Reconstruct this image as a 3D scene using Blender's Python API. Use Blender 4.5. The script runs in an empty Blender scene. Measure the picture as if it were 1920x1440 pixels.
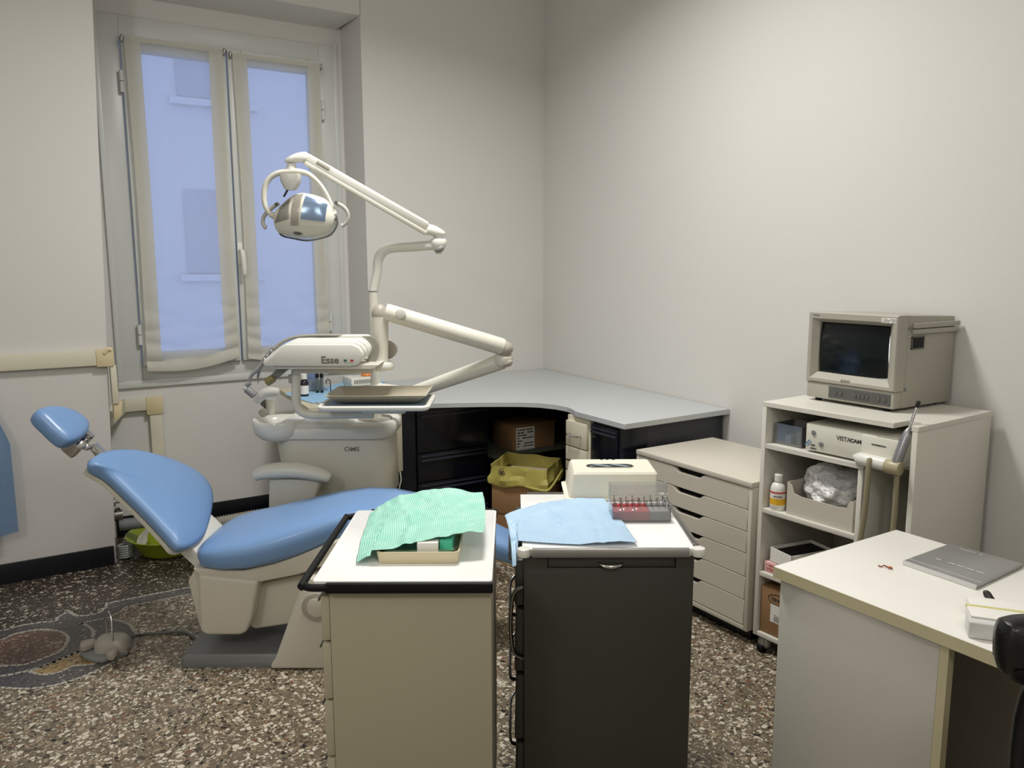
import bpy, bmesh, math, random
from mathutils import Vector, Matrix, noise
random.seed(7)
scn = bpy.context.scene
COL = scn.collection
R = math.radians

# ------------------------------------------------------------------ camera
CAM_H, YAW, PITCH, ROLL, FOC = 1.48, R(32.07), R(8.418), R(-.167), 1484.4
fw = Vector((math.sin(YAW)*math.cos(PITCH), math.cos(YAW)*math.cos(PITCH), -math.sin(PITCH)))
r0 = Vector((math.cos(YAW), -math.sin(YAW), 0)); u0 = r0.cross(fw)
rt = r0*math.cos(ROLL)+u0*math.sin(ROLL); up = -r0*math.sin(ROLL)+u0*math.cos(ROLL)
cd = bpy.data.cameras.new('camera'); cam = bpy.data.objects.new('camera', cd); COL.objects.link(cam)
cd.sensor_width = 36; cd.lens = FOC/1920*36; cd.clip_start = .05
cam.matrix_world = Matrix.Translation((0, 0, CAM_H)) @ Matrix((rt, up, -fw)).transposed().to_4x4()
scn.camera = cam

# ------------------------------------------------------------------ world, lights, exposure
scn.view_settings.view_transform = 'Standard'; scn.view_settings.look = 'None'
scn.view_settings.gamma = 1; scn.view_settings.use_curve_mapping = False
scn.view_settings.exposure = 0.0
wd = bpy.data.worlds.new('dusk_sky'); scn.world = wd; wd.use_nodes = True
bg = wd.node_tree.nodes['Background']; bg.inputs[0].default_value = (.42, .51, .78, 1); bg.inputs[1].default_value = 2.05

def disc(name, loc, size, power, col, spread):
    l = bpy.data.lights.new(name, 'AREA'); l.shape = 'DISK'; l.size = size; l.energy = power; l.color = col; l.spread = R(spread)
    o = bpy.data.objects.new(name, l); COL.objects.link(o); o.location = loc
def globe(name, loc, size, power, col):
    l = bpy.data.lights.new(name, 'POINT'); l.shadow_soft_size = size; l.energy = power; l.color = col
    o = bpy.data.objects.new(name, l); COL.objects.link(o); o.location = loc
    return o
disc('ceiling_lamp', (1.45, 2.5, 3.38), .6, 54, (1, .985, .96), 150)
globe('fill_globe', (.15, -.7, 2.85), .2, 36, (1, .98, .955))  # unseen globe near the camera, placed as fill for faces turned this way
globe('fill_globe', (-1.6, .6, 2.7), .2, 54, (1, .98, .955))  # unseen fill light, added to brighten the room from the left

# ------------------------------------------------------------------ pixel rays (the measured places of things)
def ray(x, y): return fw + rt*((x-960)/FOC) - up*((y-720)/FOC)
cU = Vector((math.cos(YAW), -math.sin(YAW), 0)); cV = Vector((math.sin(YAW), math.cos(YAW), 0))
def W(U, V, z=0): return cU*U + cV*V + Vector((0, 0, z))
def Q(x, y, V):                      # point at distance V into the room, in the (U, V, z) frame
    d = ray(x, y); t = V/d.dot(cV); return Vector((d.dot(cU)*t, V, CAM_H+d.z*t))
def QZ(x, y, z):
    d = ray(x, y); t = (z-CAM_H)/d.z; return Vector((d.dot(cU)*t, d.dot(cV)*t, z))
def G(x, y, z=0): d = ray(x, y); t = (z-CAM_H)/d.z; return Vector((d.x*t, d.y*t, z))
def GX(x, y, X): d = ray(x, y); t = X/d.x; return Vector((X, d.y*t, CAM_H+d.z*t))
def GY(x, y, Y): d = ray(x, y); t = Y/d.y; return Vector((d.x*t, Y, CAM_H+d.z*t))
UV = Matrix.Rotation(-YAW, 4, 'Z')   # frame in which x = U, y = V
I4 = Matrix.Identity(4)

# ------------------------------------------------------------------ materials
def lin(c):
    def f(v):
        v /= 255
        return v/12.92 if v <= .04045 else ((v+.055)/1.055)**2.4
    return tuple(f(v) for v in c)+(1,)
MATS = {}
def mat(name, rgb, rough=.5, metal=0, var=.04, scale=8, bump=0, bscale=200, coat=0, spec=None, trans=0, ior=None, alpha=None):
    if name in MATS: return MATS[name]
    m = bpy.data.materials.new(name); m.use_nodes = True; nt = m.node_tree; b = nt.nodes['Principled BSDF']
    c = lin(rgb)
    tc = nt.nodes.new('ShaderNodeTexCoord'); n = nt.nodes.new('ShaderNodeTexNoise'); n.inputs['Scale'].default_value = scale
    n.inputs['Detail'].default_value = 4
    nt.links.new(tc.outputs['Object'], n.inputs['Vector'])
    mx = nt.nodes.new('ShaderNodeMix'); mx.data_type = 'RGBA'
    mx.inputs[6].default_value = tuple(v*(1-var) for v in c[:3])+(1,); mx.inputs[7].default_value = tuple(min(1, v*(1+var)) for v in c[:3])+(1,)
    nt.links.new(n.outputs['Fac'], mx.inputs[0]); nt.links.new(mx.outputs[2], b.inputs['Base Color'])
    b.inputs['Roughness'].default_value = rough; b.inputs['Metallic'].default_value = metal
    if coat: b.inputs['Coat Weight'].default_value = coat; b.inputs['Coat Roughness'].default_value = .15
    if spec is not None: b.inputs['Specular IOR Level'].default_value = spec
    if trans: b.inputs['Transmission Weight'].default_value = trans
    if ior: b.inputs['IOR'].default_value = ior
    if alpha is not None: b.inputs['Alpha'].default_value = alpha
    if bump:
        n2 = nt.nodes.new('ShaderNodeTexNoise'); n2.inputs['Scale'].default_value = bscale; n2.inputs['Detail'].default_value = 3
        nt.links.new(tc.outputs['Object'], n2.inputs['Vector'])
        bp = nt.nodes.new('ShaderNodeBump'); bp.inputs['Strength'].default_value = bump; bp.inputs['Distance'].default_value = .002
        nt.links.new(n2.outputs['Fac'], bp.inputs['Height']); nt.links.new(bp.outputs['Normal'], b.inputs['Normal'])
    MATS[name] = m; return m

wall_m = mat('wall_paint', (210, 208, 203), .85, var=.03, scale=1.2, bump=.25, bscale=60)
ceil_m = mat('ceiling_paint', (226, 222, 214), .9)
frame_m = mat('window_paint', (204, 206, 202), .32, var=.01)
navy_m = mat('dark_baseboard', (14, 16, 24), .35)
tape_m = None
cream_duct = mat('cream_duct', (206, 201, 180), .5)
yellow_duct = mat('yellowed_duct', (208, 194, 154), .5)
vinyl = mat('blue_vinyl', (116, 152, 198), .36, var=.05, scale=5, coat=.15)
white_pl = mat('white_plastic', (224, 223, 214), .32, var=.015)
cream_pl = mat('cream_plastic', (218, 216, 202), .35, var=.02)
grey_pl = mat('warm_grey_plastic', (168, 162, 150), .4, var=.02)
dgrey_pl = mat('dark_grey_plastic', (92, 92, 88), .45)
mgrey_pl = mat('mid_grey_plastic', (128, 130, 130), .45)
skirt_m = mat('beige_cover_plastic', (204, 199, 184), .42, var=.02)
base_m = mat('grey_base_paint', (112, 114, 114), .4, var=.04)
chrome = mat('chrome', (205, 205, 205), .12, 1, var=.02)
steel = mat('brushed_steel', (140, 138, 133), .24, 1, var=.06, scale=40)
black_pl = mat('black_plastic', (14, 14, 15), .35)
black_rub = mat('black_rubber', (9, 9, 11), .6, spec=.25)
blackcab = mat('black_cabinet_lacquer', (15, 18, 28), .22, spec=.4)
darkend = mat('charcoal_panel', (46, 48, 54), .45, var=.15, scale=30)
lam_grey = mat('grey_laminate', (186, 190, 190), .38, var=.02)
edge_grey = mat('pale_edge', (190, 190, 182), .5)
creamcab = mat('cream_cabinet', (206, 200, 178), .5)
alex_m = mat('offwhite_drawer_paint', (200, 194, 180), .45, var=.015)
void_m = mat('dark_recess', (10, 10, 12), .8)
shelf_m = mat('white_laminate', (214, 211, 200), .42, var=.02)
desk_m = mat('white_desk_laminate', (234, 232, 224), .36, var=.015, bump=.1, bscale=150)
deskedge = mat('beige_desk_edge', (202, 194, 160), .5)
deskpan = mat('desk_panel_laminate', (192, 190, 180), .5, var=.02)
crt_m = mat('monitor_housing', (166, 162, 150), .5, var=.02, bump=.1, bscale=500)
screen_m = mat('crt_glass', (30, 38, 40), .08, coat=.6)
panel_m = mat('control_panel', (84, 84, 80), .5)
cart_top = mat('cart_top_enamel', (246, 246, 243), .22, var=.01)
cartbody = mat('beige_cart_steel', (166, 159, 136), .42, var=.02)
drawerf = mat('cart_drawer_front', (170, 164, 140), .45)
greybody = mat('graphite_cart_steel', (56, 55, 49), .4, var=.04)
card_m = mat('cardboard', (146, 112, 76), .8, var=.06, scale=30)
card_d = mat('brown_card', (134, 100, 66), .8, var=.06, scale=30)
yellowbag = mat('yellow_bag_film', (176, 166, 88), .35, var=.06, bump=.5, bscale=60)
limebowl = mat('lime_plastic', (136, 152, 34), .25)
paper = mat('white_paper', (232, 230, 222), .7)
ink = mat('dark_ink', (60, 58, 55), .6)
ink_grey = mat('grey_ink', (128, 122, 112), .6)
ink_blue = mat('blue_print', (60, 120, 176), .5)
red_m = mat('red_plastic', (176, 40, 52), .4)
green_m = mat('dark_green_print', (40, 90, 70), .5)
pink_m = mat('pink_card', (218, 176, 172), .7)
olive = mat('olive_plastic', (140, 132, 84), .35)
orange_m = mat('orange_plastic', (228, 140, 70), .45)
silver = mat('silver_cover', (158, 158, 156), .32, .55, var=.02)
bluepad = mat('blue_pad_tissue', (150, 192, 222), .8, bump=.5, bscale=120)
bluebottle = mat('blue_plastic_bottle', (46, 92, 160), .35)
towel_m = mat('blue_terry', (148, 176, 208), .95, var=.1, scale=60, bump=1, bscale=300)
dispenser = mat('ivory_dispenser', (226, 222, 204), .38, var=.02)
white_gl = mat('gloss_white_ceramic', (226, 225, 216), .15)
yellow_lab = mat('yellow_label', (230, 178, 40), .6)
red_lab = mat('red_label', (196, 60, 60), .6)
hose_m = mat('grey_hose', (150, 148, 138), .5)
taupe_hose = mat('taupe_hose', (150, 142, 116), .5)
copper = mat('copper', (150, 84, 50), .35, .8)
facade_m = mat('facade_render', (190, 200, 215), .9)
facwin_m = mat('facade_window', (150, 160, 182), .5)
lamp_grey = mat('lamp_cover_grey', (182, 180, 172), .3, var=.02)

def shader_mat(name, build):
    m = bpy.data.materials.new(name); m.use_nodes = True; nt = m.node_tree; nt.nodes.clear()
    out = nt.nodes.new('ShaderNodeOutputMaterial'); s = build(nt); nt.links.new(s, out.inputs['Surface']); return m
def N(nt, t, **kw):
    n = nt.nodes.new(t)
    for k, v in kw.items():
        if k in n.inputs: n.inputs[k].default_value = v
        else: setattr(n, k, v)
    return n
def clear(name, tint=(1, 1, 1, 1), amount=.85, rough=.05):
    def b(nt):
        t = N(nt, 'ShaderNodeBsdfTransparent', Color=tint); g = N(nt, 'ShaderNodeBsdfGlossy', Roughness=rough)
        g.inputs['Color'].default_value = (.9, .9, .9, 1)
        df = N(nt, 'ShaderNodeBsdfDiffuse'); df.inputs['Color'].default_value = (.55, .57, .58, 1)
        fr = N(nt, 'ShaderNodeFresnel', IOR=1.45); mx = N(nt, 'ShaderNodeMixShader'); m2 = N(nt, 'ShaderNodeMixShader', Fac=1-amount)
        nt.links.new(t.outputs[0], m2.inputs[1]); nt.links.new(df.outputs[0], m2.inputs[2])
        nt.links.new(fr.outputs[0], mx.inputs[0]); nt.links.new(m2.outputs[0], mx.inputs[1]); nt.links.new(g.outputs[0], mx.inputs[2])
        return mx.outputs[0]
    return shader_mat(name, b)
glass_m = clear('window_glass', amount=1, rough=.3)
acryl = clear('clear_acrylic', amount=.82)
shield_m = clear('lamp_shield', amount=.75)
def sheer(nt):
    tc = N(nt, 'ShaderNodeTexCoord'); w = N(nt, 'ShaderNodeTexNoise', Scale=3.0, Detail=3.0)
    nt.links.new(tc.outputs['Object'], w.inputs['Vector'])
    t = N(nt, 'ShaderNodeBsdfTransparent'); tl = N(nt, 'ShaderNodeBsdfTranslucent'); tl.inputs['Color'].default_value = (.86, .88, .92, 1)
    d = N(nt, 'ShaderNodeBsdfDiffuse'); d.inputs['Color'].default_value = (.72, .74, .78, 1)
    m1 = N(nt, 'ShaderNodeMixShader', Fac=.4); nt.links.new(tl.outputs[0], m1.inputs[1]); nt.links.new(d.outputs[0], m1.inputs[2])
    mr = N(nt, 'ShaderNodeMapRange'); mr.inputs[3].default_value = .58; mr.inputs[4].default_value = .66
    nt.links.new(w.outputs['Fac'], mr.inputs[0])
    m2 = N(nt, 'ShaderNodeMixShader'); nt.links.new(mr.outputs[0], m2.inputs[0]); nt.links.new(t.outputs[0], m2.inputs[1]); nt.links.new(m1.outputs[0], m2.inputs[2])
    return m2.outputs[0]
sheer_m = shader_mat('sheer_voile', sheer)
def tape(nt):
    tc = N(nt, 'ShaderNodeTexCoord'); w = N(nt, 'ShaderNodeTexNoise', Scale=300.0, Detail=3.0); nt.links.new(tc.outputs['Object'], w.inputs['Vector'])
    t = N(nt, 'ShaderNodeBsdfTranslucent'); t.inputs['Color'].default_value = lin((232, 230, 222)); d = N(nt, 'ShaderNodeBsdfDiffuse'); d.inputs['Color'].default_value = lin((240, 238, 228))
    bp = N(nt, 'ShaderNodeBump', Strength=.3, Distance=.001); nt.links.new(w.outputs['Fac'], bp.inputs['Height']); nt.links.new(bp.outputs[0], d.inputs['Normal'])
    m = N(nt, 'ShaderNodeMixShader', Fac=.3); nt.links.new(d.outputs[0], m.inputs[1]); nt.links.new(t.outputs[0], m.inputs[2]); return m.outputs[0]
tape_m = shader_mat('curtain_border', tape)
def ribbed(name, c1, c2, freq, axis='X'):
    def b(nt):
        tc = N(nt, 'ShaderNodeTexCoord'); uv = N(nt, 'ShaderNodeUVMap')
        w = N(nt, 'ShaderNodeTexWave', Scale=freq); w.bands_direction = axis
        nt.links.new(uv.outputs[0], w.inputs['Vector'])
        n = N(nt, 'ShaderNodeTexNoise', Scale=6.0, Detail=4.0); nt.links.new(uv.outputs[0], n.inputs['Vector'])
        mx = N(nt, 'ShaderNodeMix', data_type='RGBA'); mx.inputs[6].default_value = lin(c1); mx.inputs[7].default_value = lin(c2)
        mu = N(nt, 'ShaderNodeMath', operation='MULTIPLY'); nt.links.new(w.outputs['Fac'], mu.inputs[0]); nt.links.new(n.outputs['Fac'], mu.inputs[1])
        nt.links.new(mu.outputs[0], mx.inputs[0])
        p = N(nt, 'ShaderNodeBsdfPrincipled', Roughness=.45); nt.links.new(mx.outputs[2], p.inputs['Base Color'])
        bp = N(nt, 'ShaderNodeBump', Strength=.35, Distance=.002); nt.links.new(w.outputs['Fac'], bp.inputs['Height']); nt.links.new(bp.outputs[0], p.inputs['Normal'])
        return p.outputs[0]
    return shader_mat(name, b)
greenbib = ribbed('green_bib_paper', (132, 210, 186), (228, 250, 240), 19)
bluebib = ribbed('blue_bib_paper', (162, 196, 226), (212, 230, 244), 21)

def terrazzo(name, matrix, chips, scale=62, white=.45, rough=.3):
    """matrix colour, list of (weight, rgb) for chips"""
    def b(nt):
        tc = N(nt, 'ShaderNodeTexCoord'); dn = N(nt, 'ShaderNodeTexNoise', Scale=18.0, Detail=2.0)
        nt.links.new(tc.outputs['Object'], dn.inputs['Vector'])
        ad = N(nt, 'ShaderNodeMix', data_type='RGBA', blend_type='LINEAR_LIGHT'); ad.inputs[0].default_value = .012
        nt.links.new(tc.outputs['Object'], ad.inputs[6]); nt.links.new(dn.outputs['Color'], ad.inputs[7])
        def layer(sc, rmin, rmax, prev, cols, keep):
            v = N(nt, 'ShaderNodeTexVoronoi', Scale=sc); v.voronoi_dimensions = '2D'; v.inputs['Randomness'].default_value = 1
            ve = N(nt, 'ShaderNodeTexVoronoi', Scale=sc, feature='DISTANCE_TO_EDGE'); ve.voronoi_dimensions = '2D'; ve.inputs['Randomness'].default_value = 1
            nt.links.new(ad.outputs[2], v.inputs['Vector']); nt.links.new(ad.outputs[2], ve.inputs['Vector'])
            sp = N(nt, 'ShaderNodeSeparateColor'); nt.links.new(v.outputs['Color'], sp.inputs[0])
            rp = N(nt, 'ShaderNodeValToRGB'); rp.color_ramp.interpolation = 'CONSTANT'
            tot = sum(w for w, _ in cols); acc = 0
            for i, (w, c) in enumerate(cols):
                e = rp.color_ramp.elements[i] if i < 2 else rp.color_ramp.elements.new(acc/tot)
                e.position = acc/tot; e.color = lin(c); acc += w
            nt.links.new(sp.outputs['Red'], rp.inputs[0])
            mr = N(nt, 'ShaderNodeMapRange'); mr.inputs[3].default_value = rmin; mr.inputs[4].default_value = rmax
            nt.links.new(sp.outputs['Green'], mr.inputs[0])
            gt = N(nt, 'ShaderNodeMath', operation='GREATER_THAN'); nt.links.new(ve.outputs['Distance'], gt.inputs[0]); nt.links.new(mr.outputs[0], gt.inputs[1])
            kp = N(nt, 'ShaderNodeMath', operation='LESS_THAN'); kp.inputs[1].default_value = keep; nt.links.new(sp.outputs['Blue'], kp.inputs[0])
            mu = N(nt, 'ShaderNodeMath', operation='MULTIPLY'); nt.links.new(gt.outputs[0], mu.inputs[0]); nt.links.new(kp.outputs[0], mu.inputs[1])
            mx = N(nt, 'ShaderNodeMix', data_type='RGBA'); nt.links.new(mu.outputs[0], mx.inputs[0])
            if isinstance(prev, tuple): mx.inputs[6].default_value = prev
            else: nt.links.new(prev, mx.inputs[6])
            nt.links.new(rp.outputs[0], mx.inputs[7]); return mx.outputs[2]
        c = layer(scale*2.1, .05, .2, lin(matrix), chips, .6)
        c = layer(scale, .05, .3, c, chips, white)
        p = N(nt, 'ShaderNodeBsdfPrincipled', Roughness=rough); nt.links.new(c, p.inputs['Base Color']); return p.outputs[0]
    return shader_mat(name, b)
terr_main = terrazzo('terrazzo_field', (104, 93, 76), [(2.2, (202, 194, 176)), (1.5, (152, 137, 114)), (.9, (72, 62, 52)), (.25, (120, 84, 60)), (2.0, (118, 106, 88)), (.5, (36, 32, 30))], white=.72)
terr_dark = terrazzo('terrazzo_border', (68, 60, 51), [(1.1, (176, 168, 154)), (2, (44, 36, 30)), (1.5, (68, 58, 46)), (.5, (24, 20, 18))], white=.5)
terr_grey = terrazzo('terrazzo_band', (78, 74, 72), [(.25, (150, 146, 140)), (2, (62, 58, 58)), (2, (88, 84, 82))], scale=90, white=.5)
terr_red = terrazzo('terrazzo_oval', (98, 78, 64), [(.6, (160, 140, 120)), (2, (84, 62, 50)), (1, (120, 92, 74))], white=.5)
terr_ochre = terrazzo('terrazzo_petal', (136, 112, 72), [(1, (170, 150, 110)), (1, (150, 120, 70)), (.6, (90, 72, 50))], white=.6)
tess_m = mat('white_tesserae', (172, 168, 158), .4)

# ------------------------------------------------------------------ mesh builder
class M:
    def __init__(s, F=I4): s.bm = bmesh.new(); s.F = F; s.mi = 0
    def add(s, t, T=None):
        if T is not None: bmesh.ops.transform(t, matrix=T, verts=t.verts)
        bmesh.ops.transform(t, matrix=s.F, verts=t.verts)
        for f in t.faces: f.material_index = s.mi
        me = bpy.data.meshes.new('t'); t.to_mesh(me); t.free(); s.bm.from_mesh(me); bpy.data.meshes.remove(me); return s
    def hexa(s, b, t, bev=0, seg=2):
        """b, t: 4 bottom and 4 top corners"""
        m = bmesh.new(); v = [m.verts.new(p) for p in list(b)+list(t)]
        for q in ((3, 2, 1, 0), (4, 5, 6, 7), (0, 1, 5, 4), (1, 2, 6, 5), (2, 3, 7, 6), (3, 0, 4, 7)): m.faces.new([v[i] for i in q])
        bmesh.ops.recalc_face_normals(m, faces=m.faces)
        if bev: bmesh.ops.bevel(m, geom=list(m.edges), offset=bev, segments=seg, affect='EDGES', profile=.5)
        return s.add(m)
    def box(s, x0, x1, y0, y1, z0, z1, bev=0, seg=2, T=None):
        m = bmesh.new(); bmesh.ops.create_cube(m, size=1)
        bmesh.ops.transform(m, matrix=Matrix.Translation(((x0+x1)/2, (y0+y1)/2, (z0+z1)/2)) @ Matrix.Diagonal((abs(x1-x0), abs(y1-y0), abs(z1-z0), 1)), verts=m.verts)
        if bev: bmesh.ops.bevel(m, geom=list(m.edges), offset=bev, segments=seg, affect='EDGES', profile=.5)
        return s.add(m, T)
    def prism(s, pts, d, bev=0, seg=2, T=None):
        """pts: 3-D polygon, d: extrusion vector"""
        m = bmesh.new(); a = [m.verts.new(p) for p in pts]; b = [m.verts.new(Vector(p)+Vector(d)) for p in pts]; n = len(pts)
        m.faces.new(a); m.faces.new(b[::-1])
        for i in range(n): m.faces.new((a[i], b[i], b[(i+1) % n], a[(i+1) % n]))
        bmesh.ops.recalc_face_normals(m, faces=m.faces)
        if bev: bmesh.ops.bevel(m, geom=list(m.edges), offset=bev, segments=seg, affect='EDGES', profile=.5)
        return s.add(m, T)
    def loft(s, rings, cap=True, closed=True, T=None):
        m = bmesh.new(); R_ = [[m.verts.new(p) for p in r] for r in rings]
        for a, b in zip(R_, R_[1:]):
            n = len(a)
            for i in range(n if closed else n-1): m.faces.new((a[i], a[(i+1) % n], b[(i+1) % n], b[i]))
        if cap and closed: m.faces.new(R_[0][::-1]); m.faces.new(R_[-1])
        if closed: bmesh.ops.recalc_face_normals(m, faces=m.faces)
        return s.add(m, T)
    def tube(s, pts, r, n=10, smooth=0, flat=1.0, cap=True, closed=False, upv=None):
        pts = [Vector(p) for p in pts]; rr = r if isinstance(r, (list, tuple)) else [r]*len(pts)
        if smooth:
            P, Rr = [], []
            L = len(pts)
            for i in range(L if closed else L-1):
                p0 = pts[(i-1) % L] if (closed or i > 0) else pts[0]; p1 = pts[i]; p2 = pts[(i+1) % L]
                p3 = pts[(i+2) % L] if (closed or i+2 < L) else p2
                for k in range(smooth):
                    t = k/smooth
                    P.append(.5*((2*p1)+(p2-p0)*t+(2*p0-5*p1+4*p2-p3)*t*t+(3*p1-p0-3*p2+p3)*t**3)); Rr.append(rr[i]*(1-t)+rr[(i+1) % L]*t)
            if not closed: P.append(pts[-1]); Rr.append(rr[-1])
            pts, rr = P, Rr
        rings = []; nrm = None
        for i, p in enumerate(pts):
            if closed: t = (pts[(i+1) % len(pts)]-pts[i-1])
            else: t = (pts[min(i+1, len(pts)-1)]-pts[max(i-1, 0)])
            t.normalize()
            if upv is not None: nrm = Vector(upv)
            elif nrm is None: nrm = Vector((0, 0, 1)) if abs(t.z) < .9 else Vector((1, 0, 0))
            nrm = (nrm-t*nrm.dot(t)).normalized(); bn = t.cross(nrm)
            rings.append([p+(nrm*math.cos(2*math.pi*k/n)+bn*math.sin(2*math.pi*k/n)*flat)*rr[i] for k in range(n)])
        if closed: rings.append(rings[0])
        m = bmesh.new(); V_ = [[m.verts.new(q) for q in rg] for rg in (rings[:-1] if closed else rings)]
        if closed: V_.append(V_[0])
        for a, b in zip(V_, V_[1:]):
            for k in range(n): m.faces.new((a[k], a[(k+1) % n], b[(k+1) % n], b[k]))
        if cap and not closed: m.faces.new(V_[0][::-1]); m.faces.new(V_[-1])
        bmesh.ops.recalc_face_normals(m, faces=m.faces)
        return s.add(m)
    def cyl(s, a, b, r, n=24, r2=None, bev=0):
        a, b = Vector(a), Vector(b)
        if bev:
            d = (b-a).normalized()
            return s.tube([a, a+d*bev*.3, a+d*bev, b-d*bev, b-d*bev*.3, b], [r-bev, r-bev*.3, r, (r2 or r), (r2 or r)-bev*.3, (r2 or r)-bev], n)
        return s.tube([a, b], [r, r2 if r2 is not None else r], n)
    def ball(s, c, rad, n=20, T=None):
        m = bmesh.new(); bmesh.ops.create_uvsphere(m, u_segments=n, v_segments=max(8, n//2), radius=1)
        rad = rad if isinstance(rad, (list, tuple)) else (rad,)*3
        X = Matrix.Translation(c) @ (T or I4) @ Matrix.Diagonal(tuple(rad)+(1,))
        return s.add(m, X)
    def lathe(s, prof, c, n=32, T=None):
        """prof: (r, z) list, revolved about z through c; first/last radius 0 closes it"""
        m = bmesh.new(); c = Vector(c); rings = []
        for r_, z_ in prof:
            rings.append([m.verts.new((r_*math.cos(2*math.pi*k/n), r_*math.sin(2*math.pi*k/n), z_)) for k in range(n)] if r_ > 1e-6 else [m.verts.new((0, 0, z_))])
        for a, b in zip(rings, rings[1:]):
            for k in range(n):
                k2 = (k+1) % n
                if len(a) == 1 and len(b) == 1: continue
                if len(a) == 1: m.faces.new((a[0], b[k2], b[k]))
                elif len(b) == 1: m.faces.new((a[k], a[k2], b[0]))
                else: m.faces.new((a[k], a[k2], b[k2], b[k]))
        bmesh.ops.recalc_face_normals(m, faces=m.faces)
        return s.add(m, Matrix.Translation(c) @ (T or I4))
    def grid(s, f, nu, nv, thick=0):
        m = bmesh.new(); uvl = m.loops.layers.uv.new('UVMap')
        V_ = [[m.verts.new(f(i/nu, j/nv)) for i in range(nu+1)] for j in range(nv+1)]
        for j in range(nv):
            for i in range(nu):
                fc = m.faces.new((V_[j][i], V_[j][i+1], V_[j+1][i+1], V_[j+1][i]))
                for lp, (a, b) in zip(fc.loops, ((i, j), (i+1, j), (i+1, j+1), (i, j+1))): lp[uvl].uv = (a/nu, b/nv)
        if thick: bmesh.ops.solidify(m, geom=list(m.faces), thickness=thick)
        return s.add(m)

def rrect(x0, x1, y0, y1, r, k=4):
    out = []
    for cx, cy, a0 in ((x1-r, y1-r, 0), (x0+r, y1-r, 90), (x0+r, y0+r, 180), (x1-r, y0+r, 270)):
        for i in range(k+1):
            a = R(a0+90*i/k); out.append((cx+r*math.cos(a), cy+r*math.sin(a)))
    return out

WM = {}
def finish(me, sharp):
    bm = bmesh.new(); bm.from_mesh(me)
    for f in bm.faces: f.smooth = True
    for e in bm.edges:
        e.smooth = not (len(e.link_faces) == 2 and e.calc_face_angle(0) > R(sharp))
    bm.to_mesh(me); bm.free()
def tag(o, label=None, cat=None, group=None, kind=None):
    if label: o['label'] = label
    if cat: o['category'] = cat
    if group: o['group'] = group
    if kind: o['kind'] = kind
    return o
def thing(name, label, cat, loc, rz=0, group=None, kind=None):
    o = bpy.data.objects.new(name, None); COL.objects.link(o); o.empty_display_size = .05
    o.location = loc; o.rotation_euler = (0, 0, rz); WM[o.name] = Matrix.Translation(loc) @ Matrix.Rotation(rz, 4, 'Z')
    return tag(o, label, cat, group, kind)
def P(name, m, mt, parent, sharp=38, label=None, kind=None, mods=None):
    """link one mesh object built in world coordinates, as a part of parent"""
    me = bpy.data.meshes.new(name); mw = WM[parent.name]
    bmesh.ops.transform(m.bm, matrix=mw.inverted(), verts=m.bm.verts); m.bm.to_mesh(me); m.bm.free()
    finish(me, sharp); o = bpy.data.objects.new(name, me); COL.objects.link(o); o.parent = parent; WM[o.name] = mw
    for x in (mt if isinstance(mt, (list, tuple)) else [mt]): me.materials.append(x)
    return tag(o, label, kind=kind)
def T1(name, m, mt, label=None, cat=None, group=None, kind=None, sharp=38, loc=None):
    """one-mesh thing at top level, origin at its base"""
    me = bpy.data.meshes.new(name)
    if loc is None:
        xs = [v.co for v in m.bm.verts]
        loc = Vector(((min(v.x for v in xs)+max(v.x for v in xs))/2, (min(v.y for v in xs)+max(v.y for v in xs))/2, min(v.z for v in xs)))
    mw = Matrix.Translation(loc); bmesh.ops.transform(m.bm, matrix=mw.inverted(), verts=m.bm.verts); m.bm.to_mesh(me); m.bm.free()
    finish(me, sharp); o = bpy.data.objects.new(name, me); COL.objects.link(o); o.location = loc; WM[o.name] = mw
    for x in (mt if isinstance(mt, (list, tuple)) else [mt]): me.materials.append(x)
    return tag(o, label, cat, group, kind)
def struct(name, m, mt, **k): return T1(name, m, mt, kind='structure', loc=Vector((0, 0, 0)), **k)
def subsurf(o, n=2):
    md = o.modifiers.new('subsurf', 'SUBSURF'); md.levels = n; md.render_levels = n; return o
def text(name, s, size, org, xd, ud, mt, parent, sx=1, bold=0, align='LEFT'):
    """flat lettering lying on a surface: org world point, xd reading direction, ud up direction"""
    cu = bpy.data.curves.new(name, 'FONT'); cu.body = s; cu.size = size; cu.extrude = .0003; cu.offset = bold; cu.align_x = align; cu.resolution_u = 3
    t = bpy.data.objects.new(name, cu); COL.objects.link(t); dg = bpy.context.evaluated_depsgraph_get(); dg.update()
    me = bpy.data.meshes.new_from_object(t.evaluated_get(dg)); bpy.data.objects.remove(t)
    xd = Vector(xd).normalized(); ud = Vector(ud); ud = (ud-xd*ud.dot(xd)).normalized(); nd = xd.cross(ud)
    T = Matrix((xd, ud, nd)).transposed().to_4x4(); T.translation = Vector(org)
    me.transform(WM[parent.name].inverted() @ T @ Matrix.Diagonal((sx, 1, 1, 1))); me.materials.clear(); me.materials.append(mt)
    o = bpy.data.objects.new(name, me); COL.objects.link(o); o.parent = parent; WM[o.name] = WM[parent.name]; return o
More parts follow.
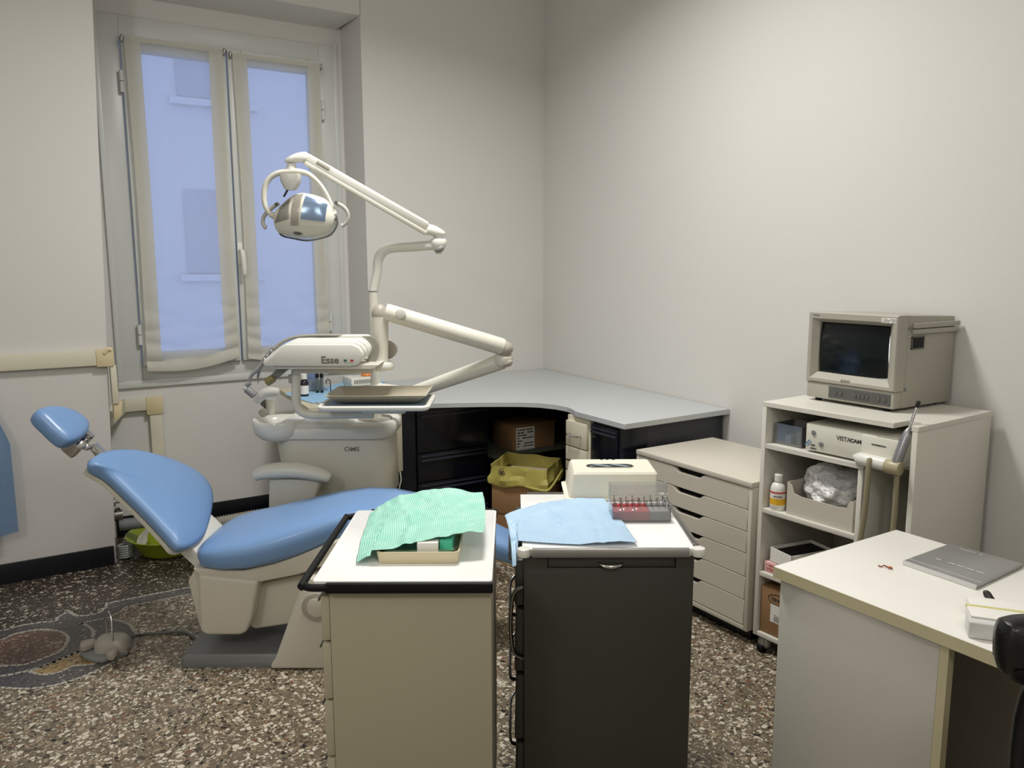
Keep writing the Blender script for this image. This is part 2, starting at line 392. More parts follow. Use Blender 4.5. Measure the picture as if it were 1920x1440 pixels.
# ================================================================== THE ROOM
from mathutils.geometry import tessellate_polygon
RIGHTX = lambda y: 3.082+.063*(y-4.513)
YL, YR, YN = 4.31, 4.513, 4.75
ZC = 3.45
m = M(); m.hexa([(-3, -1.9, -.12), (3.4, -1.9, -.12), (3.4, 5.0, -.12), (-3, 5.0, -.12)], [(-3, -1.9, 0), (3.4, -1.9, 0), (3.4, 5.0, 0), (-3, 5.0, 0)])
def fpoly(pts, z, mi):
    m.mi = mi; t = bmesh.new(); v = [t.verts.new((p.x, p.y, z)) for p in pts]
    for a, b, c in tessellate_polygon([[Vector((p.x, p.y, 0)) for p in pts]]):
        n = (v[b].co-v[a].co).cross(v[c].co-v[a].co).z
        if abs(n) > 1e-9: t.faces.new((v[a], v[b], v[c]) if n > 0 else (v[a], v[c], v[b]))
    m.add(t)
def c5(L): return [G(x/4.1739, 980+y/4.1739) for x, y in L]
line1 = [(2300, 360), (1470, 510), (1100, 580), (860, 630), (835, 640), (822, 672), (765, 710), (680, 728), (600, 730), (560, 715), (540, 698), (518, 706), (450, 745), (430, 770), (300, 785), (150, 810), (0, 850), (-500, 960)]
line2 = [(2300, 400), (1470, 565), (1250, 610), (1000, 660), (960, 690), (890, 722), (850, 745), (760, 762), (640, 790)]
arc = [(640, 790), (700, 820), (733, 865), (720, 900)]
med = [(870, 762), (940, 770), (1010, 800), (1060, 860), (1070, 920), (1010, 1000), (900, 1085), (700, 1185), (500, 1255), (250, 1300), (0, 1290), (-400, 1240)]
oval = [(-500, 1000), (-200, 960), (0, 920), (130, 870), (300, 840), (430, 845), (510, 875), (530, 920), (480, 1000), (350, 1060), (200, 1110), (0, 1125), (-300, 1150)]
rim2 = [(-300, 1230), (0, 1205), (200, 1165), (330, 1130), (480, 1070), (610, 1015)]
petal = [(240, 1170), (330, 1190), (450, 1175), (570, 1125), (640, 1118), (745, 1105), (720, 1060), (640, 1025), (610, 1015), (480, 1070), (330, 1130)]
band_r = [(1070, 1220), (0, 0)]
m.mi = 0
# dark outer border between the walls and line 1
A = [G(x/4.1739, 980+y/4.1739) for x, y in line1]
fpoly([Vector((3.2, 4.9, 0)), Vector((-3, 4.9, 0)), Vector((-3, A[-1].y, 0))]+A[::-1]+[Vector((3.2, A[0].y+.1, 0))], .0004, 1)
# grey band
B2 = c5(line2); Md = c5(med)
fpoly(A+Md[::-1]+B2[:7][::-1], .0008, 2)
fpoly(c5(oval), .0012, 3)
fpoly(c5(petal), .0012, 4)
m.mi = 5
def tess(L, w=.013, l=.019, closed=False):
    pts = c5(L)
    if closed: pts.append(pts[0])
    P_ = []
    for i in range(len(pts)-1):                     # smooth
        p0 = pts[max(i-1, 0)]; p1 = pts[i]; p2 = pts[i+1]; p3 = pts[min(i+2, len(pts)-1)]
        for k in range(12):
            t = k/12; P_.append(.5*((2*p1)+(p2-p0)*t+(2*p0-5*p1+4*p2-p3)*t*t+(3*p1-p0-3*p2+p3)*t**3))
    P_.append(pts[-1]); t_ = bmesh.new(); acc = 0
    for a, b in zip(P_, P_[1:]):
        d = b-a; L_ = d.length
        if L_ < 1e-6: continue
        d /= L_; n = Vector((-d.y, d.x, 0)); pos = (l*1.22-acc) if acc else 0
        while pos < L_:
            c = a+d*pos; j = lambda: random.uniform(-.0022, .0022)
            v = [t_.verts.new(c+d*(sx*l/2+j())+n*(sy*w/2+j())+Vector((0, 0, .0016))) for sx, sy in ((-1, -1), (1, -1), (1, 1), (-1, 1))]
            t_.faces.new(v); pos += l*1.22
        acc = (L_-(pos-l*1.22))
    m.add(t_)
for L in (line1, line2, arc, med, rim2): tess(L)
tess(oval); tess(petal, closed=True)
# far continuation of the border seen between the carts
m.mi = 4; fpoly([Vector((2.02, 3.05, 0)), Vector((2.3, 3.0, 0)), Vector((2.25, 3.45, 0)), Vector((1.95, 3.6, 0))], .0010, 4)
m.mi = 5
for a, b in (((2.0, 3.02), (2.34, 2.96)), ((1.93, 3.1), (1.99, 3.6))):
    a, b = Vector(a), Vector(b); k = int((b-a).length/.024); dd = (b-a).normalized(); t_ = bmesh.new()
    for i in range(k):
        c = a+dd*i*.024; n = Vector((-dd.y, dd.x))
        t_.faces.new([t_.verts.new(((c+dd*sx*.0095+n*sy*.0065).x, (c+dd*sx*.0095+n*sy*.0065).y, .0016)) for sx, sy in ((-1, -1), (1, -1), (1, 1), (-1, 1))])
    m.add(t_)
struct('floor', m, [terr_main, terr_dark, terr_grey, terr_red, terr_ochre, tess_m])
struct('ceiling', M().box(-3, 3.4, -1.9, 5.0, ZC, ZC+.1), ceil_m)
m = M()
zt = ZC
lx = lambda z: .335+.032*z
m.hexa([(-3, YL, 0), (lx(0), YL, 0), (lx(0), 5, 0), (-3, 5, 0)], [(-3, YL, zt), (lx(zt), YL, zt), (lx(zt), 5, zt), (-3, 5, zt)], bev=.006)
m.hexa([(1.81, YR, 0), (3.2, YR, 0), (3.2, 5, 0), (1.745, 5, 0)], [(1.81, YR, zt), (3.2, YR, zt), (3.2, 5, zt), (1.745, 5, zt)])
# lintel over the niche with its sloping soffit
m.hexa([(.3, YR, 2.905), (1.812, YR, 2.905), (1.745, YN, 2.873), (.3, YN, 2.873)], [(.3, YR, zt), (1.812, YR, zt), (1.745, YN, zt), (.3, YN, zt)])
WX0, WX1, WZ0, WZ1 = .458, 1.732, .868, 2.772
m.box(.3, WX0, YN, 5, 0, zt); m.box(WX1, 1.9, YN, 5, 0, zt); m.box(WX0, WX1, YN, 5, 0, WZ0-.035); m.box(WX0, WX1, YN, 5, WZ1, zt)
struct('wall_back', m, wall_m)
m = M(); a, b = (RIGHTX(4.6), 4.6), (RIGHTX(-1.9), -1.9)
m.hexa([(a[0], a[1], 0), (b[0], b[1], 0), (b[0]+.3, b[1], 0), (a[0]+.15, a[1], 0)], [(a[0], a[1], zt), (b[0], b[1], zt), (b[0]+.3, b[1], zt), (a[0]+.15, a[1], zt)])
struct('wall_right', m, wall_m)
struct('wall_left', M().box(-3.1, -3, -1.9, 5, 0, zt), wall_m)
struct('wall_front', M().box(-3.1, 3.4, -2.0, -1.9, 0, zt), wall_m)
struct('baseboard_left', M().box(-3, lx(0)-.006, YL-.013, YL, 0, .098, bev=.002), navy_m)
m = M(); m.box(lx(0)+.05, 1.74, YN-.013, YN, 0, .115, bev=.002); struct('baseboard_back', m, navy_m)
m = M(); m.box(1.84, RIGHTX(YR)-.02, YR-.013, YR, 0, .1, bev=.002); struct('baseboard_right', m, navy_m)

# window: frame, two sashes with glass, hinges, handle
win = thing('window_1', None, None, (1.095, YN, WZ0), kind='structure')
f = M(); fy0, fy1 = YN-.012, YN+.06
for x0, x1, z0, z1 in ((WX0, .572, WZ0, WZ1), (1.635, WX1, WZ0, WZ1), (.572, 1.635, 2.665, WZ1), (.572, 1.635, WZ0, .95)): f.box(x0, x1, fy0, fy1, z0, z1, bev=.003)
f.box(WX0-.012, WX0+.012, fy0-.006, fy1, WZ0, WZ1+.01, bev=.002); f.box(WX1-.012, WX1+.012, fy0-.006, fy1, WZ0, WZ1+.01, bev=.002)
P('window_frame', f, frame_m, win)
def sash(x0, x1):
    z0, z1 = .945, 2.672; w = .075; s = M(); y0, y1 = YN-.04, YN+.02
    s.box(x0, x0+w, y0, y1, z0, z1, bev=.006); s.box(x1-w, x1, y0, y1, z0, z1, bev=.006)
    s.box(x0+w, x1-w, y0, y1, z1-w, z1, bev=.006); s.box(x0+w, x1-w, y0, y1, z0, z0+w, bev=.006)
    o = P('sash', s, frame_m, win); g = M().box(x0+w-.004, x1-w+.004, YN-.006, YN, z0+w, z1-w); P('glass', g, glass_m, o)
sash(.575, 1.098); sash(1.106, 1.632)
for x, z in ((.568, 2.44), (.568, 1.12), (1.642, 2.40), (1.642, 1.15)):
    h = M(); h.cyl((x, YN-.032, z-.055), (x, YN-.032, z-.002), .011, 12); h.cyl((x, YN-.032, z+.002), (x, YN-.032, z+.055), .011, 12); P('hinge', h, frame_m, win)
h = M(); h.box(1.104, 1.134, YN-.052, YN-.038, 1.50, 1.62, bev=.006)
h.tube([(1.119, YN-.05, 1.575), (1.119, YN-.085, 1.575), (1.121, YN-.10, 1.55), (1.124, YN-.10, 1.47), (1.125, YN-.095, 1.44)], [.011, .012, .014, .013, .010], 12, smooth=4)
P('window_handle', h, white_pl, win)
struct('trim_1', M().box(WX0-.012, 1.80, YN-.016, YN+.05, .828, WZ0, bev=.003), frame_m)

# facade over the street
fc = thing('apartment_facade', 'pale building facade across the street, faint behind the curtains', 'building', (4.0, 13, -4))
P('facade_wall', M().box(-8, 22, 13, 14, -4, 14), facade_m, fc)
for i in range(8):
    for j in range(4):
        x = -4+i*2.1; z = -1.2+j*2.6
        w_ = M().box(x, x+.95, 12.96, 13.02, z, z+1.25); wo = P('window_pane', w_, facwin_m, fc)
        s = M(); s.box(x-.12, x+1.17, 12.9, 12.97, z-.12, z-.02); P('window_sill', s, facade_m, wo)
# ground outside
struct('trim_2', M().box(-8, 22, 5.3, 13, -4.1, -4), facade_m)

# curtains
def curtain(x0, x1, ztop, zbl, zbr, sag, lab, seed):
    Y0 = YN-.058
    root = thing('sheer_curtain', lab, 'curtain', ((x0+x1)/2, Y0, min(zbl, zbr)), group=None)
    def f(u, v, off=0):                      # v from 0 top to 1 bottom
        zb = zbl+(zbr-zbl)*u - sag*math.sin(math.pi*u)**1.0
        k = max(0, (v-.72)/.28)
        fold = .008*k*math.sin(v*64+seed)*(1+1.1*math.cos(math.pi*u)**2)+.004*math.sin(u*9+v*5+seed)+.006*noise.noise(Vector((u*3, v*6, seed)))*(.4+v)
        pin = .010*math.sin(math.pi*v)*(1 if u < .5 else -1)*abs(2*u-1)**3
        xl = x0+(x1-x0)*u+pin
        z = ztop-(ztop-zb)*v
        return Vector((xl, Y0-abs(fold)*1.0-off-.004, z+.2*fold*k))
    wb = .155
    P('sheer_panel', M().grid(lambda u, v: f(wb+(1-2*wb)*u, .012+v*.955), 40, 160), sheer_m, root)
    b = M(); b.grid(lambda u, v: f(wb*u, v, .003), 6, 160, thick=.001); b.grid(lambda u, v: f(1-wb+wb*u, v, .003), 6, 160, thick=.001)
    b.grid(lambda u, v: f(wb+(1-2*wb)*u, .0+.014*v, .003), 30, 2, thick=.001)
    b.grid(lambda u, v: f(wb+(1-2*wb)*u, .962+.038*v, .003+.004*v), 30, 6, thick=.001)
    P('curtain_border', b, tape_m, root)
    rd = M(); rd.cyl((x0-.008, Y0+.004, ztop-.008), (x1+.008, Y0+.004, ztop-.008), .004, 8); P('curtain_rod', rd, steel, root)
    for x in (x0-.009, x1+.009): P('rod_bracket', M().box(x-.005, x+.005, Y0-.006, Y0+.016, ztop-.03, ztop+.004, bev=.002), steel, root)
curtain(.588, 1.078, 2.662, .922, .968, .028, 'sheer white curtain on the left window sash, hanging lower', 1.0)
curtain(1.128, 1.622, 2.650, .962, .962, .028, 'sheer white curtain on the right window sash, behind the dental lamp', 3.1)

# cable ducting on the left wall and in the niche
d = thing('cable_duct', 'cream plastic cable ducting along the wall and down beside the window', 'cable duct', (.2, YL, .2))
P('duct_channel', M().box(-3, .318, YL-.03, YL-.0005, 1.014, 1.086, bev=.002), cream_duct, d)
m = M(); m.box(.316, .392, YL-.034, YL-.0005, 1.006, 1.088, bev=.004); m.tube([(.352, YL-.028, 1.07), (.37, YL-.03, 1.09), (.385, YL-.028, 1.085)], .012, 8, smooth=3); P('corner_cover', m, yellow_duct, d)
m = M(); m.hexa([(.374, YL-.028, .82), (.402, YL-.028, .82), (.402, YL+.03, .82), (.374, YL+.03, .82)], [(.374, YL-.028, 1.01), (.4, YL-.028, 1.01), (.4, YL+.03, 1.01), (.374, YL+.03, 1.01)], bev=.002); P('duct_channel', m, cream_duct, d)
m = M()
m.prism([GY(213, 757, YL-.02), GY(229, 754, YL-.02), GY(229, 779, YL-.02), GY(221, 786, YL-.02), GY(214, 787, YL-.02)], (0, .05, 0), bev=.002)
P('corner_cover', m, yellow_duct, d)
m = M(); zt2, zb2 = .768, .690
m.prism([(.36, YL+.01, zt2), (.47, YN-.032, zt2), (.47, YN-.001, zt2), (.36, YL+.2, zt2)], (0, 0, zb2-zt2+.01)); 
m.box(.44, .585, YN-.032, YN-.001, zb2+.012, zt2, bev=.002); P('duct_channel', m, cream_duct, d)
P('corner_cover', M().box(.575, .66, YN-.036, YN-.001, .675, .771, bev=.003), yellow_duct, d)
P('duct_channel', M().box(.59, .652, YN-.030, YN-.001, .12, .675, bev=.002), cream_duct, d)

# towel at the left edge
tw = thing('blue_towel', 'light blue terry towel hanging on the wall at the left edge', 'towel', (-.3, YL-.05, .25))
def ft(u, v):
    z = 1.0-.74*v; w = .215*min(1, .25+(v/.33)**.6*.62+.06*v)
    x = -.28+(2*u-1)*w; wv = .025*math.sin(u*11+.5)*(1-.55*v)
    return Vector((x, YL-.085-wv*.8-.02*math.sin(v*3), z+.012*math.sin(u*7)*v))
P('towel_cloth', M().grid(ft, 40, 60, thick=.006), towel_m, tw)
m = M(); m.tube([(-.28, YL-.001, 1.13), (-.28, YL-.08, 1.10), (-.28, YL-.09, .99), (-.28, YL-.115, 1.01)], .006, 10, smooth=4); m.cyl((-.28, YL-.006, 1.13), (-.28, YL-.0005, 1.13), .018); P('hook', m, chrome, tw)
# wall scuffs: a small switch-less plate mark is left as wall paint

# lime bowl with a cloth, pipe valve and hoses in the corner of the niche
bc = Vector((.612, 4.385, 0)); prof = [(0, .004), (.12, .004), (.135, .0), (.155, .006), (.195, .070), (.218, .094), (.223, .100), (.215, .101), (.190, .074), (.150, .014), (0, .010)]
T1('washing_bowl', M().lathe(prof, bc, 48), limebowl, 'lime green plastic bowl on the floor under the window corner', 'bowl')
def fr(u, v):
    a = bc+Vector((-.16+.09*u+.05*v, -.02-.07*v+.03*u, .155-.10*v+.02*u)); return a+Vector((0, 0, .018*noise.noise(Vector((u*3, v*4, 0)))))
m = M(); m.grid(lambda u, v: Vector((.565-.075*v-.055*u+.012*math.sin(v*6), 4.40-.085*v-.02*u, .205-.115*v-.022*u+.014*math.sin(u*6+v*3))), 12, 16, thick=.003)
T1('white_rag', m, paper, 'crumpled white rag hanging into the lime green bowl', 'cloth')
v = thing('pipe_valve', 'metal pipe valve sticking out of the niche wall above the bowl', 'valve', (.40, 4.5, .2))
m = M(); m.cyl((.352, 4.44, .285), (.362, 4.44, .285), .024); m.cyl((.36, 4.44, .285), (.44, 4.44, .285), .009); m.cyl((.42, 4.44, .275), (.42, 4.44, .33), .008); P('valve_body', m, chrome, v)
P('valve_lever', M().box(.395, .47, 4.425, 4.455, .262, .274, bev=.003), copper, v)
m = M(); m.cyl((.352, 4.43, .215), (.39, 4.43, .215), .03, 20); m.cyl((.37, 4.43, .215), (.37, 4.43, .255), .012)
P('pipe_union', m, steel, v)
m = M(); pts = []
m.cyl((.375, 4.42, .165), (.49, 4.40, .165), .029, 24)
for i in range(14): 
    t = i/13; c = Vector((.375, 4.42, .165)).lerp(Vector((.49, 4.40, .165)), t); d_ = Vector((.115, -.02, .0)).normalized()
    m.cyl(c-d_*.002, c+d_*.002, .031, 24)
T1('ribbed_connector', m, mat('grey_rubber_ribbed', (120, 122, 124), .6), 'thick grey ribbed pipe connector just above the lime bowl', 'pipe')
m = M(); c = Vector((.388, 4.36, 0)); L = []
for i in range(80): a = i*.5; L.append(c+Vector((.034*math.cos(a), .034*math.sin(a), .010+.0009*i)))
m.tube(L, .0055, 8); T1('coiled_hose', m, mat('translucent_grey_hose', (150, 155, 150), .3), 'coiled thin grey hose standing in the niche corner beside the bowl', 'hose')
# corrugated hose on the floor along the niche
m = M(); P0 = [Vector((.86, 4.60, .035)), Vector((1.1, 4.62, .036)), Vector((1.35, 4.60, .036)), Vector((1.50, 4.57, .036)), Vector((1.66, 4.56, .036))]
L, rr = [], []
for i in range(len(P0)-1):
    for k in range(60): L.append(P0[i].lerp(P0[i+1], k/60)); rr.append(.034 if (k % 4) < 2 else .028)
m.tube(L, rr, 14); T1('corrugated_hose', m, mat('pale_corrugated_hose', (168, 164, 150), .5), 'pale corrugated suction hose lying on the floor behind the dental chair', 'hose')
# ================================================================== DENTAL CHAIR
ch = thing('dental_chair', 'blue vinyl dental chair with beige covers on a grey base plate', 'dental chair', W(-.9, 3.02), -YAW)
def cushion(o0, ds, dw, outline, th, crown=.012):
    """puffy pad: outline in (s, w) on the plane o0 + s*ds + w*dw; body goes down along -normal"""
    nn = ds.cross(dw).normalized()
    if nn.z < 0: nn = -nn
    cs = sum(p[0] for p in outline)/len(outline); cw = sum(p[1] for p in outline)/len(outline)
    def ring(k, h): return [o0+ds*(cs+(s-cs)*k)+dw*(cw+(w-cw)*k)+nn*h for s, w in outline]
    rings = [ring(.5, -th), ring(.86, -th), ring(.955, -th*.86), ring(1.0, -th*.5), ring(.985, -th*.2), ring(.93, -.004), ring(.8, crown*.35), ring(.55, crown*.7), ring(.25, crown)]
    return rings, nn
def smooth_outline(pts, k=4):
    n = len(pts); out = []
    for i in range(n):
        p0, p1, p2, p3 = [Vector(pts[(i+j) % n]+(0,)) for j in (-1, 0, 1, 2)]
        for q in range(k):
            t = q/k; v = .5*((2*p1)+(p2-p0)*t+(2*p0-5*p1+4*p2-p3)*t*t+(3*p1-p0-3*p2+p3)*t**3); out.append((v.x, v.y))
    return out
def on_plane(px, py, o0, nn):
    d = ray(px, py); d = Vector((d.dot(cU), d.dot(cV), d.z)); C = Vector((0, 0, CAM_H)); t = (o0-C).dot(nn)/d.dot(nn); return C+d*t
ds = Vector((.324, 0, -.336)).normalized(); dw = Vector((0, 1, 0)); nb = Vector((.336, 0, .324)).normalized()
def pad(pix, o0, th, k=4):
    o = []
    for x, y in pix:
        p = on_plane(x, y, o0, nb)-o0; o.append((p.dot(ds), p.dot(dw)))
    return smooth_outline(o, k)
o0 = Vector((-1.50, 2.80, .790))
ol = pad([(172, 862), (204, 882), (250, 925), (292, 967), (325, 1003), (343, 1022), (364, 1019), (388, 998), (401, 958), (403, 918), (385, 888), (350, 866), (300, 848), (250, 838), (198, 842)], o0, .07)
rings, nn = cushion(o0, ds, dw, ol, .052)
P('backrest', M(UV).loft(rings), vinyl, ch, sharp=80)
# back shell behind the backrest and its hinge plate
cs = sum(p[0] for p in ol)/len(ol); cw = sum(p[1] for p in ol)/len(ol)
def ring(k, h, kk=1): return [o0+ds*(cs+(s-cs)*k)+dw*(cw+(w-cw)*k)+nn*h for s, w in ol]
P('backrest_shell', M(UV).loft([ring(.93, -.053), ring(.965, -.058), ring(.955, -.066), ring(.6, -.078)]), skirt_m, ch)
smax = max(p[0] for p in ol); m = M(UV)
def pl(s, w, h): return o0+ds*s+dw*w+nn*h
m.hexa([pl(smax-.14, .06, -.085), pl(smax+.09, .06, -.085), pl(smax+.09, .36, -.085), pl(smax-.14, .36, -.085)], [pl(smax-.14, .06, -.035), pl(smax+.09, .06, -.035), pl(smax+.09, .36, -.035), pl(smax-.14, .36, -.035)], bev=.008)
P('backrest_hinge_plate', m, white_pl, ch)
# headrest with its jointed chrome arm
h0 = Vector((-1.70, 2.87, .945))
hp = pad([(72, 768), (92, 790), (115, 812), (135, 824), (160, 815), (172, 796), (162, 779), (138, 765), (110, 758), (86, 759)], h0, .05)
hr, _ = cushion(h0, ds, dw, hp, .062, .010)
hm = P('headrest', M(UV).loft(hr), vinyl, ch, sharp=80)
m = M(UV); m.box(-.028, .028, -.02, .02, -.06, .06, bev=.006, T=Matrix.Translation(Q(146, 829, 3.0)) @ Matrix.Rotation(R(45), 4, 'Y'))
m.cyl(Q(152, 834, 2.955), Q(152, 834, 3.05), .019, 20, bev=.003); m.cyl(Q(163, 838, 2.97), Q(163, 838, 3.03), .014, 20, bev=.003)
m.prism([Q(164, 838, 2.985), Q(171, 834, 2.985), Q(190, 855, 2.985), Q(183, 862, 2.985)], (0, .05, 0), bev=.003)
P('headrest_arm', m, chrome, ch)
# seat
m = M(UV); st = [(-1.195, 2.95, 3.10, .405, .425), (-1.185, 2.85, 3.20, .385, .440), (-1.15, 2.79, 3.25, .370, .457), (-1.08, 2.765, 3.27, .362, .478), (-.98, 2.76, 3.275, .366, .500), (-.88, 2.765, 3.27, .385, .525), (-.78, 2.78, 3.255, .415, .552), (-.68, 2.805, 3.23, .452, .577), (-.58, 2.835, 3.205, .485, .592), (-.48, 2.86, 3.185, .495, .590), (-.38, 2.875, 3.175, .48, .572), (-.24, 2.89, 3.16, .43, .525), (-.10, 2.90, 3.15, .37, .465), (.02, 2.92, 3.13, .32, .41), (.05, 2.97, 3.08, .32, .37)]
rg = []
for U, a, b, z0, z1 in st:
    h = z1-z0; w = b-a; c = (a+b)/2; pts = []
    for k in range(28):
        t = 2*math.pi*k/28; cx, sz = math.cos(t), math.sin(t); e = .55
        x = c+w/2*math.copysign(abs(cx)**e, cx); z = (z0+z1)/2+h/2*math.copysign(abs(sz)**e, sz)
        if sz > 0: z -= .012*(1-((x-c)/(w/2))**2) if False else 0
        pts.append(Vector((U, x, z)))
    rg.append(pts)
P('seat_cushion', M(UV).loft(rg), vinyl, ch, sharp=80)
# beige covers below the seat
def front(pix, V0, V1, bev=.012, seg=3): m = M(UV); m.prism([Q(x, y, V0) for x, y in pix], (0, V1-V0, 0), bev=bev, seg=seg); return m
P('seat_shell', front([(360, 1066), (456, 1070), (520, 1055), (560, 1042), (640, 1010), (640, 1050), (560, 1078), (490, 1092), (400, 1086), (372, 1080)], 2.80, 3.20, .008), skirt_m, ch)
P('lift_cover', front([(370, 1078), (484, 1090), (472, 1160), (462, 1186), (450, 1192), (386, 1192), (374, 1184)], 2.79, 3.17, .014), skirt_m, ch)
P('rear_cover', front([(352, 1090), (366, 1066), (384, 1082), (384, 1180), (374, 1176)], 2.86, 3.12, .006), skirt_m, ch)
P('lift_arm', front([(478, 1096), (640, 1062), (660, 1120), (600, 1162), (478, 1180), (462, 1170)], 2.86, 3.08, .008), skirt_m, ch)
m = M(UV); zb = .048; b_ = rrect(-1.245, -.25, 2.775, 3.24, .02, 3); t_ = rrect(-1.235, -.26, 2.785, 3.23, .02, 3)
m.loft([[Vector((x, y, 0)) for x, y in b_], [Vector((x, y, .034)) for x, y in b_], [Vector((x, y, zb)) for x, y in t_]]); P('base_plate', m, base_m, ch)
ped = P('pedestal_cover', front([(508, 1254), (508, 1247), (516, 1235), (566, 1096), (578, 1085), (700, 1085), (700, 1254)], 2.755, 2.87, .006), skirt_m, ch)
c = Q(594, 1138, 2.752); m = M(UV); m.cyl(c+Vector((0, .004, 0)), c+Vector((0, -.006, 0)), .055, 40, bev=.003); bd = P('badge_ring', m, grey_pl, ped)
m = M(UV); m.cyl(c+Vector((0, -.005, 0)), c+Vector((0, -.009, 0)), .036, 40, bev=.002); P('badge', m, skirt_m, ped)
# far-side armrest
m = M(UV); m.tube([Q(478, 893, 3.33), Q(492, 886, 3.33), Q(520, 882, 3.33), (Q(560, 882, 3.33)), Q(600, 890, 3.33), Q(619, 897, 3.33)], [.022, .030, .034, .034, .030, .020], 16, smooth=5, flat=1.25)
P('armrest', m, cream_pl, ch, sharp=80)
m = M(UV); m.prism([Q(503, 897, 3.33), Q(602, 899, 3.33), Q(588, 940, 3.33), Q(560, 975, 3.33), Q(503, 1000, 3.33)], (0, .06, 0), bev=.012, seg=3); P('armrest_support', m, skirt_m, ch)

# foot control with its cable
fcn = thing('foot_control', 'grey foot control with a chrome loop handle on the terrazzo floor', 'foot pedal', W(-1.6, 2.89), -YAW)
pp = [QZ(x, y, .008) for x, y in ((148, 1218), (151, 1228), (160, 1236), (176, 1240), (193, 1241), (240, 1225), (241, 1218), (232, 1206), (200, 1200), (165, 1203), (152, 1210))]
m = M(UV); m.prism([Vector((p.x, p.y, .002)) for p in pp], (0, 0, .013), bev=.003); P('base_plate', m, mgrey_pl, fcn)
m = M(UV); c = QZ(207, 1215, .02)
ro = [(.062, .014), (.060, .045), (.048, .062), (.028, .068)]
rings = []
for r_, z in ro:
    rings.append([Vector((c.x+x, c.y+.008+y, z)) for x, y in rrect(-r_*.92, r_*1.12, -r_*.75, r_*.8, r_*.55, 5)])
m.loft(rings); P('pedal_housing', m, grey_pl, fcn)
m = M(UV); m.prism([QZ(150, 1221, .018), QZ(152, 1211, .018), QZ(178, 1204, .018), QZ(182, 1213, .018), QZ(158, 1223, .018)], (0, 0, .022), bev=.005); P('foot_pedal', m, grey_pl, fcn)
k = QZ(213, 1226, .028); m = M(UV); m.cyl(k+Vector((0, .012, .004)), k+Vector((0, -.026, .0)), .017, 14, bev=.004); P('knob', m, grey_pl, fcn)
m = M(UV); m.tube([c+Vector((-.024, .03, .04)), c+Vector((-.023, .028, .11)), c+Vector((-.008, .018, .140)), c+Vector((.010, .004, .128)), c+Vector((.020, -.014, .085)), c+Vector((.024, -.028, .040))], .0042, 10, smooth=5); P('loop_handle', m, chrome, fcn)
m = M(UV); m.tube([c+Vector((.055, .03, .02)), QZ(262, 1190, .006), QZ(300, 1187, .006), QZ(345, 1185, .006), Vector((-1.256, 2.98, .006))], .0055, 8, smooth=4); P('cable', m, dgrey_pl, fcn)

# ================================================================== DENTAL UNIT (cuspidor, delivery head, lamp)
un = thing('dental_unit', 'cream dental unit with basin, instrument head and swivel operating lamp', 'dental unit', W(-.8, 3.6), -YAW)
m = M(UV)
def rr3(x0, x1, y0, y1, r, z, k=6): return [Vector((x, y, z)) for x, y in rrect(x0, x1, y0, y1, r, k)]
m.loft([rr3(-.99, -.56, 3.46, 3.76, .06, .435), rr3(-1.03, -.545, 3.45, 3.78, .09, .45), rr3(-1.055, -.545, 3.44, 3.79, .1, .60), rr3(-1.07, -.55, 3.435, 3.79, .1, .725)])
bo = P('unit_body', m, cream_pl, un, sharp=50)
m = M(UV); m.loft([rr3(-1.035, -.80, 3.47, 3.74, .05, .0), rr3(-1.035, -.78, 3.47, 3.74, .05, .44)]); P('unit_pedestal', m, cream_pl, un)
m = M(UV); m.loft([rr3(-1.075, -.535, 3.425, 3.80, .1, .726), rr3(-1.08, -.53, 3.42, 3.80, .1, .732), rr3(-1.08, -.53, 3.42, 3.80, .1, .772), rr3(-1.07, -.54, 3.43, 3.79, .095, .784), rr3(-1.05, -.56, 3.45, 3.77, .08, .787)])
P('unit_top', m, white_pl, un, sharp=50)
m = M(UV); m.loft([rr3(-1.04, -.69, 3.428, 3.77, .04, .77), rr3(-1.035, -.715, 3.430, 3.765, .04, .795), rr3(-1.02, -.74, 3.44, 3.75, .04, .803)]); P('basin_deck', m, white_pl, un)
bc2 = Vector((-1.045, 3.50, 0)); m = M(UV)
m.lathe([(0, .72), (.085, .722), (.112, .745), (.119, .775), (.119, .800), (.115, .808), (.108, .805), (.10, .788), (.07, .772), (.03, .762), (0, .760)], bc2, 40)
P('basin', m, white_gl, un)
m = M(UV)
for x in (600, 627):
    p = Q(x, 795, 3.55); m.cyl(Vector((p.x, p.y, .802)), Vector((p.x, p.y, .807)), .013, 18); m.tube([Vector((p.x, p.y, .815)), Vector((p.x, p.y, .86)), Vector((p.x-.012, p.y-.01, .872))], .0045, 10, smooth=3)
P('water_spout', m, chrome, un)
text('logo', 'OMS', .028, W(0, 0)+cU*Q(645, 846, 3.434).x+cV*3.4335+Vector((0, 0, Q(645, 846, 3.434).z)), cU, (0, 0, 1), ink_grey, bo, sx=1.2, bold=.0002)
PX, PV = Q(704, 700, 3.60).x, 3.60
m = M(UV); m.lathe([(0, .785), (.078, .785), (.08, .79), (.074, .797), (.03, .799), (0, .799)], (PX-.008, PV, 0), 36); P('pole_flange', m, grey_pl, un)
m = M(UV); m.cyl((PX-.004, PV, .797), (PX-.004, PV, .94), .032, 28); m.cyl((PX, PV, .94), (PX, PV, 1.372), .0225, 24); P('pole', m, cream_pl, un)
m = M(UV); m.cyl((PX, PV, 1.370), (PX, PV, 1.376), .0235, 24); P('pole_ring', m, chrome, un)
